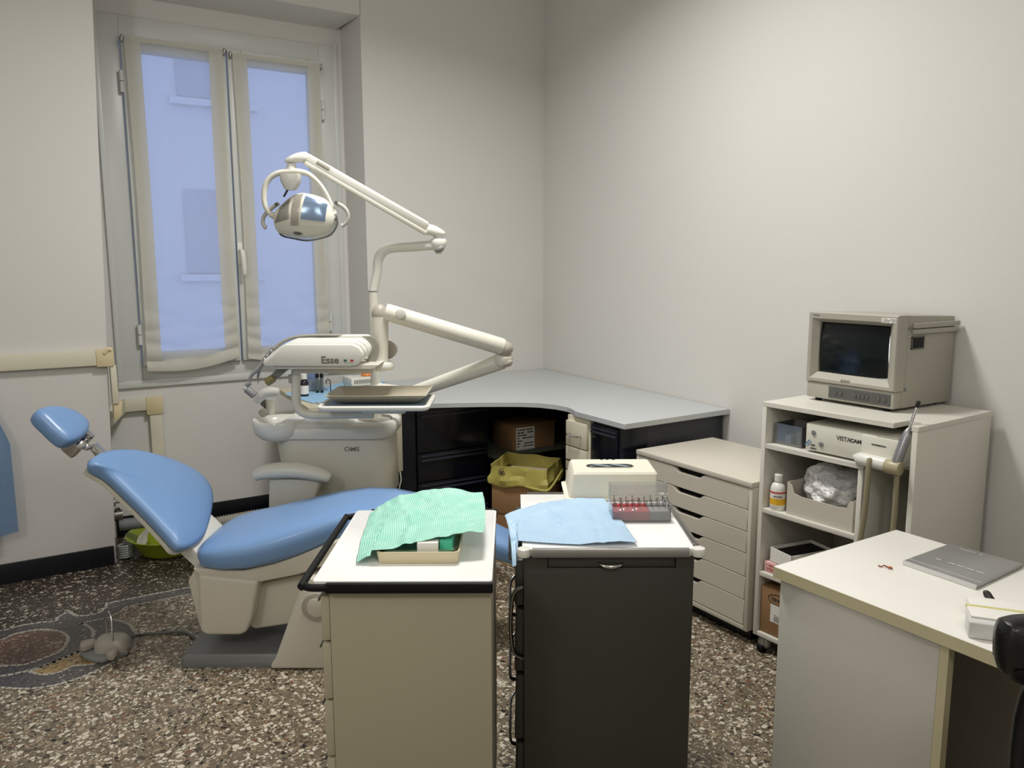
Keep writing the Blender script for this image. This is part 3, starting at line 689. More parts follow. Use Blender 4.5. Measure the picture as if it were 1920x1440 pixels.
# lower articulated arm
def arm(name, a, b, ra, rb, mt, flat=1): m = M(UV); m.tube([a, a.lerp(b, .02), a.lerp(b, .98), b], [ra*.9, ra, rb, rb*.9], 24, flat=flat); return P(name, m, mt, un)
el = Q(952, 660, 3.42)
arm('lower_arm', Q(755, 742, 3.55), Q(945, 676, 3.44), .028, .036, cream_pl)
m = M(UV); m.tube([Vector((PX-.004, PV, .93)), Vector((PX+.06, PV-.02, .925)), Q(770, 737, 3.54)], .026, 20, smooth=4); P('arm_root', m, cream_pl, un)
arm('upper_arm', Q(722, 584, 3.34), Q(944, 651, 3.41), .036, .037, cream_pl)
m = M(UV); m.ball(Q(944, 654, 3.42), (.042, .042, .036)); P('elbow_cap', m, grey_pl, un, sharp=80)
m = M(UV); m.cyl(Q(946, 664, 3.42), Q(943, 683, 3.43), .040, 28, bev=.008); P('elbow_joint', m, cream_pl, un)
m = M(UV); e = Q(951, 681, 3.395); m.ball(e, (.026, .010, .015), 16, T=Matrix.Rotation(R(-20), 4, 'Y')); P('elbow_plate', m, grey_pl, un)
m = M(UV); k = Q(751, 588, 3.30); m.cyl(k+Vector((0, .02, 0)), k+Vector((0, -.008, 0)), .021, 28, bev=.003); P('tension_knob', m, white_pl, un)
m = M(UV); m.ball(Q(712, 590, 3.35), (.035, .036, .046)); P('elbow_cap', m, grey_pl, un, sharp=80)
tb, ta = Q(712.5, 686, 3.35), Q(712.5, 594, 3.35); m = M(UV); m.cyl(tb, ta, .0355, 28); P('head_tube', m, cream_pl, un)
m = M(UV); m.cyl((tb.x, tb.y, tb.z-.017), (tb.x, tb.y, tb.z+.017), .062, 36, bev=.012); P('head_collar', m, white_pl, un)
# delivery head: base, whip plates, hoses
m = M(UV); m.loft([[Vector((p.x, v_, p.z)) for p, v_ in ((Q(525, 690, 3.2), 3.17), (Q(700, 690, 3.2), 3.17), (Q(700, 690, 3.2), 3.46), (Q(525, 690, 3.2), 3.44))],
                   [Vector((p.x, v_, p.z)) for p, v_ in ((Q(512, 683, 3.2), 3.17), (Q(712, 683, 3.2), 3.17), (Q(712, 683, 3.2), 3.46), (Q(512, 683, 3.2), 3.44))]][::-1])
m.prism([Q(548, 700, 3.22), Q(555, 689, 3.22), Q(700, 689, 3.22), Q(700, 700, 3.22)], (0, .2, 0), bev=.003)
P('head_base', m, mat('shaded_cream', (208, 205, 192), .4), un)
plate = [(493, 684), (492, 679), (497, 673), (527, 649), (536, 645), (660, 645), (672, 650), (680, 660), (681, 668), (677, 677), (668, 685), (655, 687), (498, 687)]
for i, v_ in enumerate((3.15, 3.19, 3.23, 3.27, 3.33)):
    base = [Q(x, y, 3.15) for x, y in plate]; dz = (0, .006, .010, .012, .022)[i]; dx = (0, .006, .012, .012, .03)[i]
    m = M(UV); m.prism([Vector((p.x+dx, v_, p.z+dz)) for p in base], (0, .030, 0), bev=.007, seg=3)
    o = P('instrument_arm', m, white_pl, un)
    if i == 0: fp = o
yp = 3.1493
def plateP(x, y): q = Q(x, y, yp); return W(q.x, yp, q.z)
text('lettering', 'Esse', .041, plateP(602, 681.5), cU, (0, 0, 1), mat('lettering_grey', (110, 106, 100), .5), fp, bold=.0012)
for x, mt in ((644.5, green_m), (657, red_m)):
    q = Q(x, 678, yp); m = M(UV); m.box(q.x, q.x+.0125, yp-.0005, yp+.001, q.z, q.z+.008); P('flag_mark', m, mt, fp)
m = M(UV); q = Q(645, 681, yp)
for i in range(7): m.box(q.x+.0052*i, q.x+.0052*i+.0034, yp-.0004, yp+.0004, q.z, q.z+.0022)
P('small_print', m, ink_grey, fp)
# hose loops at the back of the plates
m = M(UV)
for i in range(9):
    c = Q(694, 655, 3.30); x = c.x-.028+.004*i
    L = [Vector((x+.032*math.sin(t*math.pi/10*1.0), 3.29, c.z+.055*math.cos(t*math.pi/10))) for t in range(11)]
    m.tube(L, .0035, 8)
P('hose_bundle', m, hose_m, un)
m = M(UV); c = Q(726, 655, 3.42); m.cyl(c+Vector((0, -.03, 0)), c+Vector((0, .03, 0)), .042, 32, bev=.008); P('hose_guide', m, grey_pl, un)
m = M(UV); m.tube([Q(697, 632, 3.36), Q(620, 629, 3.33), Q(560, 631, 3.31), Q(530, 641, 3.30), Q(512, 656, 3.29)], .007, 10, smooth=5); P('hose', m, hose_m, un)
# handpieces and holders
m = M(UV); m.tube([Q(513, 651, 3.27), Q(500, 668, 3.27), Q(487, 689, 3.27), Q(472, 703, 3.27), Q(467, 716, 3.27)], [.007, .009, .010, .008, .006], 14, smooth=3)
m.cyl(Q(461, 723, 3.27), Q(469, 717, 3.27), .011, 16); hpz = P('handpiece', m, mat('handpiece_grey', (164, 164, 162), .3, .4), un)
for px_, py_ in ((508, 658), (501, 667), (496, 674)):
    q = Q(px_, py_, 3.255); P('steel_ring', M(UV).ball(q, .006, 10), chrome, hpz)
m = M(UV); m.tube([Q(487, 690, 3.30), Q(484, 705, 3.30), Q(484, 720, 3.30)], [.010, .006, .001], 10); P('handpiece', m, mat('handpiece_grey', (164, 164, 162), .3, .4), un)
m = M(UV); m.cyl(Q(459, 725, 3.45), Q(463, 731, 3.45), .012, 16, bev=.002); P('suction_tip', m, cream_pl, un)
m = M(UV); m.cyl(Q(462, 729, 3.45), Q(478, 742, 3.45), .017, 18, bev=.003); P('suction_handpiece', m, mat('lilac_grey_plastic', (142, 140, 144), .4), un)
m = M(UV); m.prism([Q(520, 690, 3.24), Q(540, 692, 3.24), Q(512, 716, 3.24), Q(503, 708, 3.24)], (0, .04, 0), bev=.004); P('holder_bracket', m, mgrey_pl, un)
m = M(UV); m.cyl(Q(514, 708, 3.22), Q(499, 718, 3.22), .017, 20, bev=.006); P('syringe_handle', m, olive, un)
# assistant arm left of the basin
m = M(UV); m.cyl(Q(506.5, 779, 3.62), Q(506.5, 748, 3.62), .0225, 22); P('assistant_pole', m, cream_pl, un)
m = M(UV); m.tube([Q(480, 754, 3.50), Q(488, 745, 3.50), Q(499, 736, 3.50), Q(512, 735, 3.50), Q(523, 735, 3.50)], [.013, .020, .023, .023, .017], 16, smooth=4); P('assistant_arm', m, white_pl, un, sharp=80)
m = M(UV); m.prism([Q(493, 750, 3.6), Q(498, 752, 3.6), Q(498, 768, 3.6), Q(487, 758, 3.6)], (0, .03, 0), bev=.003); P('arm_bracket', m, dgrey_pl, un)
k = Q(491, 774, 3.55); m = M(UV); m.cyl(k, k+Vector((0, .03, 0)), .017, 22, bev=.003); P('arm_knob', m, grey_pl, un)
# tray bracket and table
m = M(UV); m.tube([Q(555, 694, 3.27), Q(555, 745, 3.27), Q(559, 764, 3.27), Q(572, 775, 3.27), Q(600, 778, 3.27), Q(700, 776, 3.27)], .019, 16, smooth=4); P('tray_bracket', m, cream_pl, un, sharp=80)
m = M(UV); q = Q(545, 710, 3.27); m.box(q.x-.006, q.x+.012, 3.255, 3.285, q.z-.018, q.z+.018, bev=.003); P('bracket_catch', m, grey_pl, un)
tz = .918
def trr(x0, x1, y0, y1, r, z, sk=.0): return [Vector((x, y, z)) for x, y in rrect(x0, x1, y0, y1, r, 5)]
m = M(UV); m.loft([trr(-.775, -.337, 3.105, 3.415, .03, tz-.006), trr(-.782, -.330, 3.098, 3.42, .034, tz+.002), trr(-.782, -.330, 3.098, 3.42, .034, tz+.01), trr(-.777, -.335, 3.103, 3.417, .03, tz+.015), trr(-.765, -.347, 3.115, 3.405, .024, tz+.014), trr(-.762, -.350, 3.118, 3.402, .022, tz+.007)]); tt = P('tray_table', m, white_pl, un)
m = M(UV); m.box(-.755, -.357, 3.125, 3.396, tz+.0072, tz+.0095); P('table_mat', m, mat('blue_grey_mat', (136, 156, 176), .6), tt)
m = M(UV); m.box(-.62, -.44, 3.20, 3.34, tz-.035, tz-.006, bev=.006); P('table_mount', m, cream_pl, un)

# lamp arm
m = M(UV); m.tube([Vector((PX+.001, PV, 1.372)), Q(707, 510, 3.60), Q(709, 489, 3.60), Q(717, 473, 3.60), Q(734, 465, 3.60), Q(770, 463, 3.60), Q(812, 460, 3.60)], [.020, .021, .022, .023, .022, .021, .021], 20, smooth=5); P('lamp_pole', m, white_pl, un, sharp=80)
kn = Q(822, 459, 3.60); m = M(UV)
m.lathe([(0, -.042), (.012, -.040), (.026, -.022), (.036, .0), (.038, .016), (.033, .026), (0, .028)], kn, 28); lj = P('lamp_knuckle', m, white_pl, un)
m = M(UV); m.ball(Q(824, 467, 3.575), (.022, .012, .014), 16, T=Matrix.Rotation(R(-25), 4, 'Y')); P('knuckle_plate', m, mgrey_pl, lj)
m = M(UV); m.cyl((kn.x, kn.y, kn.z+.024), (kn.x, kn.y, kn.z+.05), .022, 22); P('lamp_spindle', m, white_pl, un)
m = M(UV); a, b = Q(790, 432, 3.58), Q(836, 437, 3.60)
m.loft([[a.lerp(b, t)+Vector((0, sy*w, sz*h+o)) for sy, sz in ((-1, -.6), (-.6, -1), (.6, -1), (1, -.6), (1, .6), (.6, 1), (-.6, 1), (-1, .6))] for t, w, h, o in ((0, .026, .026, .004), (.3, .033, .024, .010), (.62, .036, .026, .002), (.85, .030, .016, -.002), (1.0, .014, .008, -.004))])
sh = P('arm_shoulder', m, white_pl, un, sharp=60); subsurf(sh, 1)
a, b = Q(800, 428, 3.57), Q(572, 297, 3.38)
def beam(a, b, wa, ha, wb, hb, r=.3):
    d = (b-a).normalized(); s = Vector((0, 1, 0)); s = (s-d*s.dot(d)).normalized(); u = s.cross(d)
    if u.z < 0: u = -u
    return [[p+s*y*w+u*z*h for y, z in rrect(-1, 1, -1, 1, r, 3)] for p, w, h in ((a, wa*.8, ha*.8), (a.lerp(b, .015), wa, ha), (a.lerp(b, .985), wb, hb), (b, wb*.8, hb*.8))]
m = M(UV); m.loft(beam(a+Vector((0, 0, .008)), b+Vector((0, 0, .006)), .021, .021, .019, .020, .5)); sa = P('spring_arm', m, white_pl, un)
m = M(UV); m.loft(beam(a+Vector((-.004, -.004, -.022)), b+Vector((-.004, -.004, -.016)), .017, .010, .014, .009, .4)); P('arm_rail', m, cream_pl, sa)
q1, q2 = Q(594, 303, 3.362), Q(618, 317, 3.38); m = M(UV); m.tube([q1, q2], .010, 12, flat=.4); P('arm_inlay', m, grey_pl, sa)
a, b = Q(580, 294, 3.38), Q(534, 302, 3.36); m = M(UV)
m.loft([[a.lerp(b, t)+Vector((0, sy*w, sz*h+o)) for sy, sz in ((-1, -.6), (-.6, -1), (.6, -1), (1, -.6), (1, .6), (.6, 1), (-.6, 1), (-1, .6))] for t, w, h, o in ((0, .018, .020, .0), (.25, .026, .022, .004), (.6, .030, .018, .004), (.9, .020, .010, .0), (1.0, .008, .005, -.002))])
o = P('arm_head_joint', m, white_pl, un, sharp=60); subsurf(o, 1)
m = M(UV); m.cyl(Q(547, 323, 3.37), Q(546, 307, 3.37), .022, 22, r2=.018); P('yoke_spindle', m, white_pl, un)
LV = 3.36
yk = [(506, 401), (499, 390), (495, 374), (497, 350), (507, 333), (524, 324), (547, 321), (562, 322), (579, 327), (598, 343), (612, 363), (622, 384), (629, 401)]
m = M(UV); m.tube([Q(x, y, LV) for x, y in yk], [.009, .010, .011, .0115, .0115, .012, .012, .012, .0105, .0085, .0075, .007, .007], 14, smooth=3); P('lamp_yoke', m, cream_pl, un, sharp=80)
m = M(UV); a = Q(546, 339, LV-.035)
m.loft([[Vector((a.x+x, LV-.065+y*.9, a.z+z)) for x, y in rrect(-w, w, 0, d, .008, 3)] for z, w, d in ((.026, .037, .05), (.022, .040, .055), (-.004, .037, .055), (-.032, .024, .045), (-.038, .018, .04))]); sw = P('switch_housing', m, lamp_grey, un, sharp=50)
m = M(UV); m.cyl(Q(542, 351, LV-.04), Q(532, 369, LV-.05), .0042, 10); m.cyl(Q(544, 348, LV-.04), Q(540, 354, LV-.042), .009, 12); P('joystick', m, black_pl, sw)
# lamp head: shallow shell facing the camera, convex
hc = Q(571, 404, LV); ea, eb, ed = .133, .092, .055
def hp2(x, z, k=1.0, d=ed):
    r2 = (x/(ea*k))**2+(z/(eb*k))**2; return Vector((hc.x+x, LV-d*k*math.sqrt(max(0, 1-r2)), hc.z+z))
m = M(UV)
outl = [Q(x, y, LV)-hc for x, y in ((513, 402), (514, 420), (522, 436), (545, 442), (570, 446), (595, 442), (617, 434), (629, 414), (626, 396), (616, 377), (598, 368), (578, 363), (562, 362), (544, 370), (526, 386))]
outl = smooth_outline([(p.x, p.z) for p in outl], 3)
def hring(k, yk_): return [Vector((hc.x+x*k, LV-yk_, hc.z+z*k)) for x, z in outl]
m.loft([hring(.2, -.03), hring(.8, -.025), hring(.97, -.008), hring(1, .0), hring(.97, .014), hring(.88, .030), hring(.7, .044), hring(.45, .053), hring(.15, .057)])
lh = P('lamp_head', m, cream_pl, un, sharp=80)
def ypt(x, z):                                      # height of the shell surface at (x, z)
    lo, hi = 0, 1
    best = 1e9
    ang = math.atan2(z, x); rad = math.hypot(x, z)
    rmax = None
    for (x1, z1), (x2, z2) in zip(outl, outl[1:]+outl[:1]):
        den = math.cos(ang)*(z2-z1)-math.sin(ang)*(x2-x1)
        if abs(den) < 1e-9: continue
        t = (x1*(z2-z1)-z1*(x2-x1))/den; s_ = (math.cos(ang)*z1-math.sin(ang)*x1)/(-den) if True else 0
        if t > 0:
            px_, pz_ = math.cos(ang)*t, math.sin(ang)*t
            u = ((px_-x1)*(x2-x1)+(pz_-z1)*(z2-z1))/((x2-x1)**2+(z2-z1)**2+1e-12)
            if -.01 <= u <= 1.01: rmax = t
    k = rad/(rmax or .1); ks = [(.15, .057), (.45, .053), (.7, .044), (.88, .030), (.97, .014), (1, 0)]
    if k <= .15: return .057
    for (a_, b_), (c_, d_) in zip(ks, ks[1:]):
        if k <= c_: return b_+(d_-b_)*(k-a_)/(c_-a_)
    return 0
def patch(c4, off, n=10):
    q = [Q(x, y, LV)-hc for x, y in c4]
    def f(u, v):
        p = (q[0]*(1-u)+q[1]*u)*(1-v)+(q[3]*(1-u)+q[2]*u)*v; return Vector((hc.x+p.x, LV-ypt(p.x, p.z)-off, hc.z+p.z))
    mm = M(UV); mm.grid(f, n, n, thick=-.002); return mm
P('reflector_window', patch([(577, 368), (617, 384), (614, 417), (570, 412)], .003), mat('bluish_reflection_glass', (176, 200, 226), .22, .6), lh)  # bluish reflection of the glassy panel put into its base colour
P('side_panel', patch([(531, 386), (547, 373), (549, 412), (519, 419)], .003), lamp_grey, lh)
P('centre_strip', patch([(556, 366), (572, 364), (566, 424), (552, 424)], .0045), mat('satin_champagne', (204, 198, 186), .25, .2), lh)
g = Q(563, 434, LV); m = M(UV); gy = LV-.030
for i, r_ in enumerate((.020, .0155, .011, .0065)):
    m.tube([Vector((g.x+r_*math.cos(a), gy-.006-.001*i, g.z+r_*.75*math.sin(a))) for a in [2*math.pi*k/24 for k in range(24)]], .0013, 6, closed=True)
P('vent_grille', m, dgrey_pl, lh)
m = M(UV); m.lathe([(0, 0), (.026, 0), (.024, .008), (0, .011)], (0, 0, 0), 28, T=Matrix.Translation((g.x, gy+.004, g.z)) @ Matrix.Rotation(R(90), 4, 'X')); P('vent_boss', m, lamp_grey, lh)
# clear shield below and behind the head
def sh_ring(k, yy, dz=-.014): return [Vector((hc.x+.004+x*k, LV+yy, hc.z+z*k+dz)) for x, z in outl]
m = M(UV); m.loft([sh_ring(.97, .012), sh_ring(1.0, .02), sh_ring(1.0, .035), sh_ring(.9, .05), sh_ring(.5, .06)], cap=True); P('lamp_shield', m, shield_m, lh, sharp=80)
for hp_, sc in (([(523, 381), (511, 389), (501, 398), (494, 408), (493, 418), (496, 425), (499, 427)], 1), ([(630, 381), (641, 386), (650, 395), (653, 406), (650, 416), (644, 422), (641, 423)], 1)):
    m = M(UV); m.tube([Q(x, y, LV+.01) for x, y in hp_], [.0075, .009, .009, .008, .008, .008, .010], 12, smooth=4); P('handle', m, lamp_grey, un, sharp=80)
m = M(UV)
for x, y in ((518, 383), (630, 380), (630, 411)): m.cyl(Q(x, y, LV-.012), Q(x, y, LV+.012), .007, 12)
P('pivot_screw', m, dgrey_pl, un)
m = M(UV); m.cyl(Q(506, 401, LV), Q(520, 408, LV), .013, 16, bev=.003); m.cyl(Q(629, 401, LV), Q(618, 402, LV), .010, 16, bev=.003); P('yoke_pivot', m, cream_pl, un)
# instrument tray on the table
tr = M(UV); tz0 = tz+.0165
def tring(k0, z, x0, x1, y0, y1): return [Vector(p+(z,)) for p in rrect(x0, x1, y0, y1, k0, 4)]
tr.loft([tring(.02, tz0, -.705, -.385, 3.18, 3.36), tring(.006, tz0+.036, -.752, -.343, 3.125, 3.40), tring(.006, tz0+.036, -.746, -.349, 3.131, 3.394), tring(.018, tz0+.004, -.700, -.390, 3.185, 3.355)])
T1('instrument_tray', tr, mat('greige_tray', (178, 170, 150), .4), 'empty beige instrument tray resting on the white tray table of the dental unit', 'tray')
# ================================================================== CORNER WORKTOP AND WHAT IS UNDER IT
HC = .78
k_ = (CAM_H-HC)/(CAM_H-.81)
def cp(x, y): return (x*k_, y*k_)
rx = lambda y: RIGHTX(y)-.004
front = [cp(2.185, 2.575), cp(2.190, 2.94), cp(2.212, 2.99), cp(2.226, 3.05), cp(2.215, 3.13), cp(2.175, 3.22), cp(2.11, 3.285), cp(2.03, 3.34), cp(1.93, 3.40), cp(1.83, 3.45), cp(1.72, 3.50), cp(1.60, 3.555)]
poly = [(1.70, YR-.003)]+[(rx(YR)-.002, YR-.003), (rx(2.70), 2.70)]+front+[(1.68, 3.76)]
m = M(); m.prism([(x, y, HC-.026) for x, y in poly], (0, 0, .026), bev=.0015, seg=1)
T1('corner_worktop', m, lam_grey, 'large grey corner worktop with a curved front edge', 'worktop')
m = M(); m.prism([(x, y, HC-.028) for x, y in [cp(1.165, 3.704), (1.665, 3.735), (1.69, YR+.10), (1.27, YR+.10), cp(1.20, 4.15)]], (0, 0, .027), bev=.002, seg=1)
T1('side_worktop', m, mat('cream_worktop', (206, 198, 170), .5), 'cream board covered with blue pads, left end of the corner worktop', 'worktop')
def bar_handle(parent, a, b, mt=chrome, off=.022, r=.0045, axis=(0, -1, 0)):
    ax = Vector(axis); a, b = Vector(a), Vector(b); m = M(); m.tube([a, a+ax*off, a.lerp(b, .12)+ax*(off+.006), a.lerp(b, .88)+ax*(off+.006), b+ax*off, b], r, 8, smooth=2); return P('handle', m, mt, parent)
# black drawer cabinet facing the room
yb = 3.72
xa, xb = GY(754, 850, yb).x, GY(917, 850, yb).x
bc1 = thing('drawer_cabinet', 'black drawer cabinet with long grip rails under the worktop, behind the basin unit', 'cabinet', ((xa+xb)/2, 3.95, 0))
P('cabinet_body', M().box(xa, xb, yb+.012, 4.25, .0, HC-.03, bev=.003), blackcab, bc1)
zs = [.03, .185, .345, .505, HC-.035]
for i in range(4):
    z0, z1 = zs[i]+.003, zs[i+1]-.003
    d_ = P('drawer', M().box(xa+.085, xb-.012, yb-.008, yb+.01, z0, z1, bev=.003), blackcab, bc1)
    m = M(); 
    zz = z1-.022
    m.box(xa+.10, xb-.02, yb-.022, yb-.008, zz-.02, zz-.008, bev=.003); m.box(xa+.10, xb-.02, yb-.018, yb-.008, zz+.004, zz+.012, bev=.002)
    P('grip_rail', m, mat('gloss_black_rail', (44, 48, 58), .25), d_)
# short cream drawer unit hung left of it
xc0, xc1 = xa-.42, xa-.004
cu_ = thing('drawer_unit', 'short cream drawer unit hanging under the worktop behind the pole', 'drawer unit', ((xc0+xc1)/2, 3.9, .42))
zb_ = GY(745, 884, yb-.01).z
P('unit_carcass', M().box(xc0, xc1, yb, 4.2, zb_, HC-.03, bev=.002), creamcab, cu_)
hh = (HC-.035-zb_)/3
for i in range(3):
    P('drawer', M().box(xc0+.015, xc1-.045, yb-.014, yb-.0005, zb_+.01+i*hh, zb_+.004+(i+1)*hh, bev=.003), creamcab, cu_)
P('frame_strip', M().box(xc1-.04, xc1, yb-.016, yb-.0005, zb_, HC-.03, bev=.002), creamcab, cu_)
m = M(); m.tube([GY(750, 884, yb-.03), GY(752, 900, yb-.035), GY(749, 915, yb-.03), GY(751, 935, yb-.03), Vector((xa-.01, yb-.05, .01))], .0035, 8, smooth=4)
T1('power_cord', m, white_pl, 'thin white cord hanging under the short cream drawer unit', 'cord')
# corner bay: open shelves between the two cabinets
YS = 3.70; ZS = GY(985, 843, YS).z
XF = 2.30                                     # front plane of the cabinets on the right wall
bay = thing('corner_shelf', 'dark open corner shelf between the cabinets under the worktop', 'shelf', (2.55, 4.0, 0))
P('back_panel', M().box(xb+.01, 3.0, 4.28, 4.30, .0, HC-.03), darkend, bay)
P('shelf_board', M().box(xb+.004, 2.98, YS-.03, 4.27, ZS-.02, ZS), mat('grey_green_board', (92, 96, 84), .6), bay)
P('side_panel', M().box(2.96, 2.98, 3.26, 4.27, 0, HC-.03), darkend, bay)
sb = thing('cardboard_box', 'brown cardboard box with a white shipping label on the corner shelf', 'box', (2.34, YS+.1, ZS))
A0 = [GY(x, y, YS) for x, y in ((962, 842), (1013, 845))]
bx0, bx1 = A0[0].x, A0[1].x
zt_ = GY(985, 796, YS).z
P('carton', M().box(bx0, bx1+.10, YS, YS+.22, ZS+.0005, zt_, bev=.002), card_m, sb)
m = M(); m.hexa([(bx0-.02, YS-.03, zt_+.006), (bx1+.10, YS-.03, zt_+.006), (bx1+.10, YS, zt_-.002), (bx0, YS, zt_-.002)], [(bx0-.02, YS-.03, zt_+.009), (bx1+.10, YS-.03, zt_+.009), (bx1+.10, YS, zt_+.001), (bx0, YS, zt_+.001)]); P('carton_flap', m, card_m, sb)
la, lb = GY(968, 803, YS-.002), GY(1002, 840, YS-.002)
lo = P('shipping_label', M().box(la.x, lb.x, YS-.003, YS-.0005, lb.z, la.z), paper, sb)
def lines(parent, org, xd, ud, w, h, n, mt, seed=1, thick=.45, name='print_lines'):
    """rows of small printed dashes on a flat label"""
    rnd = random.Random(seed); m = M(); xd, ud = Vector(xd).normalized(), Vector(ud).normalized(); nd = xd.cross(ud)*.0004; org = Vector(org)
    for i in range(n):
        y = h*(1-(i+.5)/n); t = h/n*thick; x = 0
        while x < w*.92:
            l = min(rnd.uniform(.06, .22)*w, w-x)
            if rnd.random() < .85:
                p = org+xd*x+ud*y+nd; m.prism([p, p+xd*l, p+xd*l+ud*t, p+ud*t], nd)
            x += l+w*.03
    return P(name, m, mt, parent)
lines(lo, (la.x+.006, YS-.003, lb.z+.01), (1, 0, 0), (0, 0, 1), lb.x-la.x-.012, la.z-lb.z-.02, 7, ink, 3)
# stack of cartons with the yellow bag
BF = Matrix.Translation(W(.173, 3.95)) @ Matrix.Rotation(-YAW-R(20), 4, 'Z')   # near corner of the stack
bl, bd_ = -.30, .25
st_ = thing('cardboard_box', 'brown carton lined with a yellow bag, topmost of the stack by the black cabinet', 'box', BF @ Vector((-.15, .12, .192)), -YAW-R(20))
P('carton', M(BF).box(bl, 0, 0, bd_, .192, .37, bev=.002), card_m, st_)
T1('cardboard_box', M(BF).box(bl+.005, .006, .004, bd_, .002, .19, bev=.002), card_d, 'brown carton on the floor, lowest of the stack by the black cabinet', 'box')
z1, z0 = .452, .352; ins = .010
rect = [Vector((bl-ins, -ins, 0)), Vector((ins, -ins, 0)), Vector((ins, bd_+ins, 0)), Vector((bl-ins, bd_+ins, 0))]
L = []
for i in range(4):
    for k in range(22): L.append(rect[i].lerp(rect[(i+1) % 4], k/22))
cen = sum(rect, Vector())/4
def bring(zf, k, jit, zj=.010):
    return [cen+(p-cen)*(k+jit*noise.noise(p*17+Vector((0, 0, zf*22))))+Vector((0, 0, zf+zj*noise.noise(p*11+Vector((0, 0, zf)))+(.012*math.exp(-((p.x-bl)**2+(p.y-bd_)**2)*40)))) for p in L]
m = M(BF); m.loft([bring(z0-.012+.0, 1.0, .03, .03), bring(z0-.004, 1.035, .06, .03), bring(z0+.025, 1.03, .10, .02), bring((z0+z1)/2, 1.0, .07), bring(z1-.02, .985, .07), bring(z1, .975, .03), bring(z1-.004, .955, .03), bring((z0+z1)/2, .93, .08), bring(z0+.03, .9, .05)], cap=False)
P('yellow_liner_bag', m, yellowbag, st_, sharp=18)
m = M(BF); m.tube([(bl*.35, -.020, z0+.005), (bl*.2, -.026, z0+.0), (.01, -.028, z0-.004), (.026, .02, z0+.008), (.03, .10, z0+.03), (.028, .2, z0+.05)], [.003, .006, .007, .006, .006, .004], 8, smooth=4); P('bag_fold', m, yellowbag, st_)
for dx, dz in ((0, 0), (.014, -.003), (.007, .010)):
    P('hazard_ring', M(BF).tube([(bl+.055+dx+.010*math.cos(a), -.0155, .420+dz+.010*math.sin(a)) for a in [2*math.pi*k/16 for k in range(16)]], .0016, 6, closed=True), ink, st_)
T1('folded_cardboard', M(BF).box(bl+.04, -.05, .04, bd_-.05, .372, .405, bev=.006), mat('greyish_card', (170, 160, 140), .8), 'pale folded cardboard inside the yellow bag lined carton', 'cardboard')
# narrow cream unit and black cabinet on the right wall side
y0_, y1_ = GX(1105, 800, XF).y, GX(1063, 780, XF).y
nu = thing('drawer_unit', 'narrow cream drawer unit with wire handles between black cabinets', 'drawer unit', (XF+.25, (y0_+y1_)/2, 0))
P('unit_carcass', M().box(XF+.006, 2.95, y0_+.002, y1_, .05, HC-.03, bev=.002), creamcab, nu)
for i, (a, b) in enumerate(((.60, .725), (.475, .595), (.35, .47), (.20, .345), (.06, .195))):
    d_ = P('drawer', M().box(XF-.012, XF+.006, y0_+.008, y1_-.008, a, b, bev=.002), creamcab, nu)
    bar_handle(d_, (XF-.012, y0_+.05, (a+b)/2+.0), (XF-.012, y1_-.05, (a+b)/2+.0), axis=(-1, 0, 0), r=.004)
bk = thing('drawer_cabinet', 'black drawer cabinet with charcoal end panel at the right end of the worktop', 'cabinet', (XF+.3, 2.9, 0))
ye = 2.735
P('cabinet_body', M().box(XF+.02, 2.945, ye+.022, y0_-.004, .0, HC-.03, bev=.002), blackcab, bk)
xe0 = GY(1225, 820, ye).x
P('end_panel', M().box(XF+.16, 2.955, ye, ye+.02, .0, HC-.03, bev=.002), darkend, bk)
P('front_post', M().box(XF+.004, XF+.16, ye, ye+.02, .0, HC-.03, bev=.002), blackcab, bk)
for z0, z1 in ((.03, .185), (.185, .345), (.345, .505), (.505, HC-.04)):
    d_ = P('drawer', M().box(XF, XF+.018, ye+.025, y0_-.012, z0+.003, z1-.003, bev=.003), blackcab, bk)
    P('grip_rail', M().box(XF-.012, XF, ye+.03, y0_-.02, z1-.045, z1-.034, bev=.003).box(XF-.009, XF, ye+.03, y0_-.02, z1-.024, z1-.016, bev=.002), mat('gloss_black_rail', (44, 48, 58), .25), d_)

# ---- small things on the worktop
def gh(x, y, z=HC): return G(x, y, z)
pp = [gh(x, y, HC+.001) for x, y in ((534, 740), (588, 757), (625, 750), (640, 741), (600, 722), (560, 728))]
ctr = sum(pp, Vector())/len(pp)
T1('blue_pad', M().prism([Vector((p.x, p.y, HC+.0005)) for p in pp], (0, 0, .003)), bluepad, 'light blue absorbent pad under the bottles on the cream board', 'pad')
pq = [gh(x, y) for x, y in ((606, 727), (640, 738), (700, 735), (722, 716), (700, 712), (650, 716))]
T1('blue_pad', M().prism([Vector((p.x, p.y, HC+.0015)) for p in pq], (0, 0, .003)), bluepad, 'light blue absorbent pad under the white vented box', 'pad')
zt_ = HC+.0045
def stand(px_, py_): g_ = G(px_, py_, zt_); return Vector((g_.x, g_.y, zt_))
def bottle(name, lab, px_, r, h, body_m, cap_m, label_m=None, cap_r=None, neck=.012, cap_h=.02):
    c = stand(px_, 742); root = thing(name, lab, 'bottle', c)
    m = M(); m.lathe([(0, 0), (r*.95, 0), (r, .004), (r, h), (r*.75, h+.010), (neck, h+.014), (neck, h+.018), (0, h+.018)], c, 24); P('bottle_body', m, body_m, root)
    m = M(); cr = cap_r or neck+.003; m.lathe([(0, h+.018), (cr, h+.018), (cr, h+.018+cap_h), (cr*.9, h+.020+cap_h), (0, h+.020+cap_h)], c, 20); P('bottle_cap', m, cap_m, root)
    if label_m: m = M(); m.lathe([(r+.0006, h*.15), (r+.0009, h*.15), (r+.0009, h*.78), (r+.0006, h*.78)], c, 24); P('bottle_label', m, label_m, root)
    return root
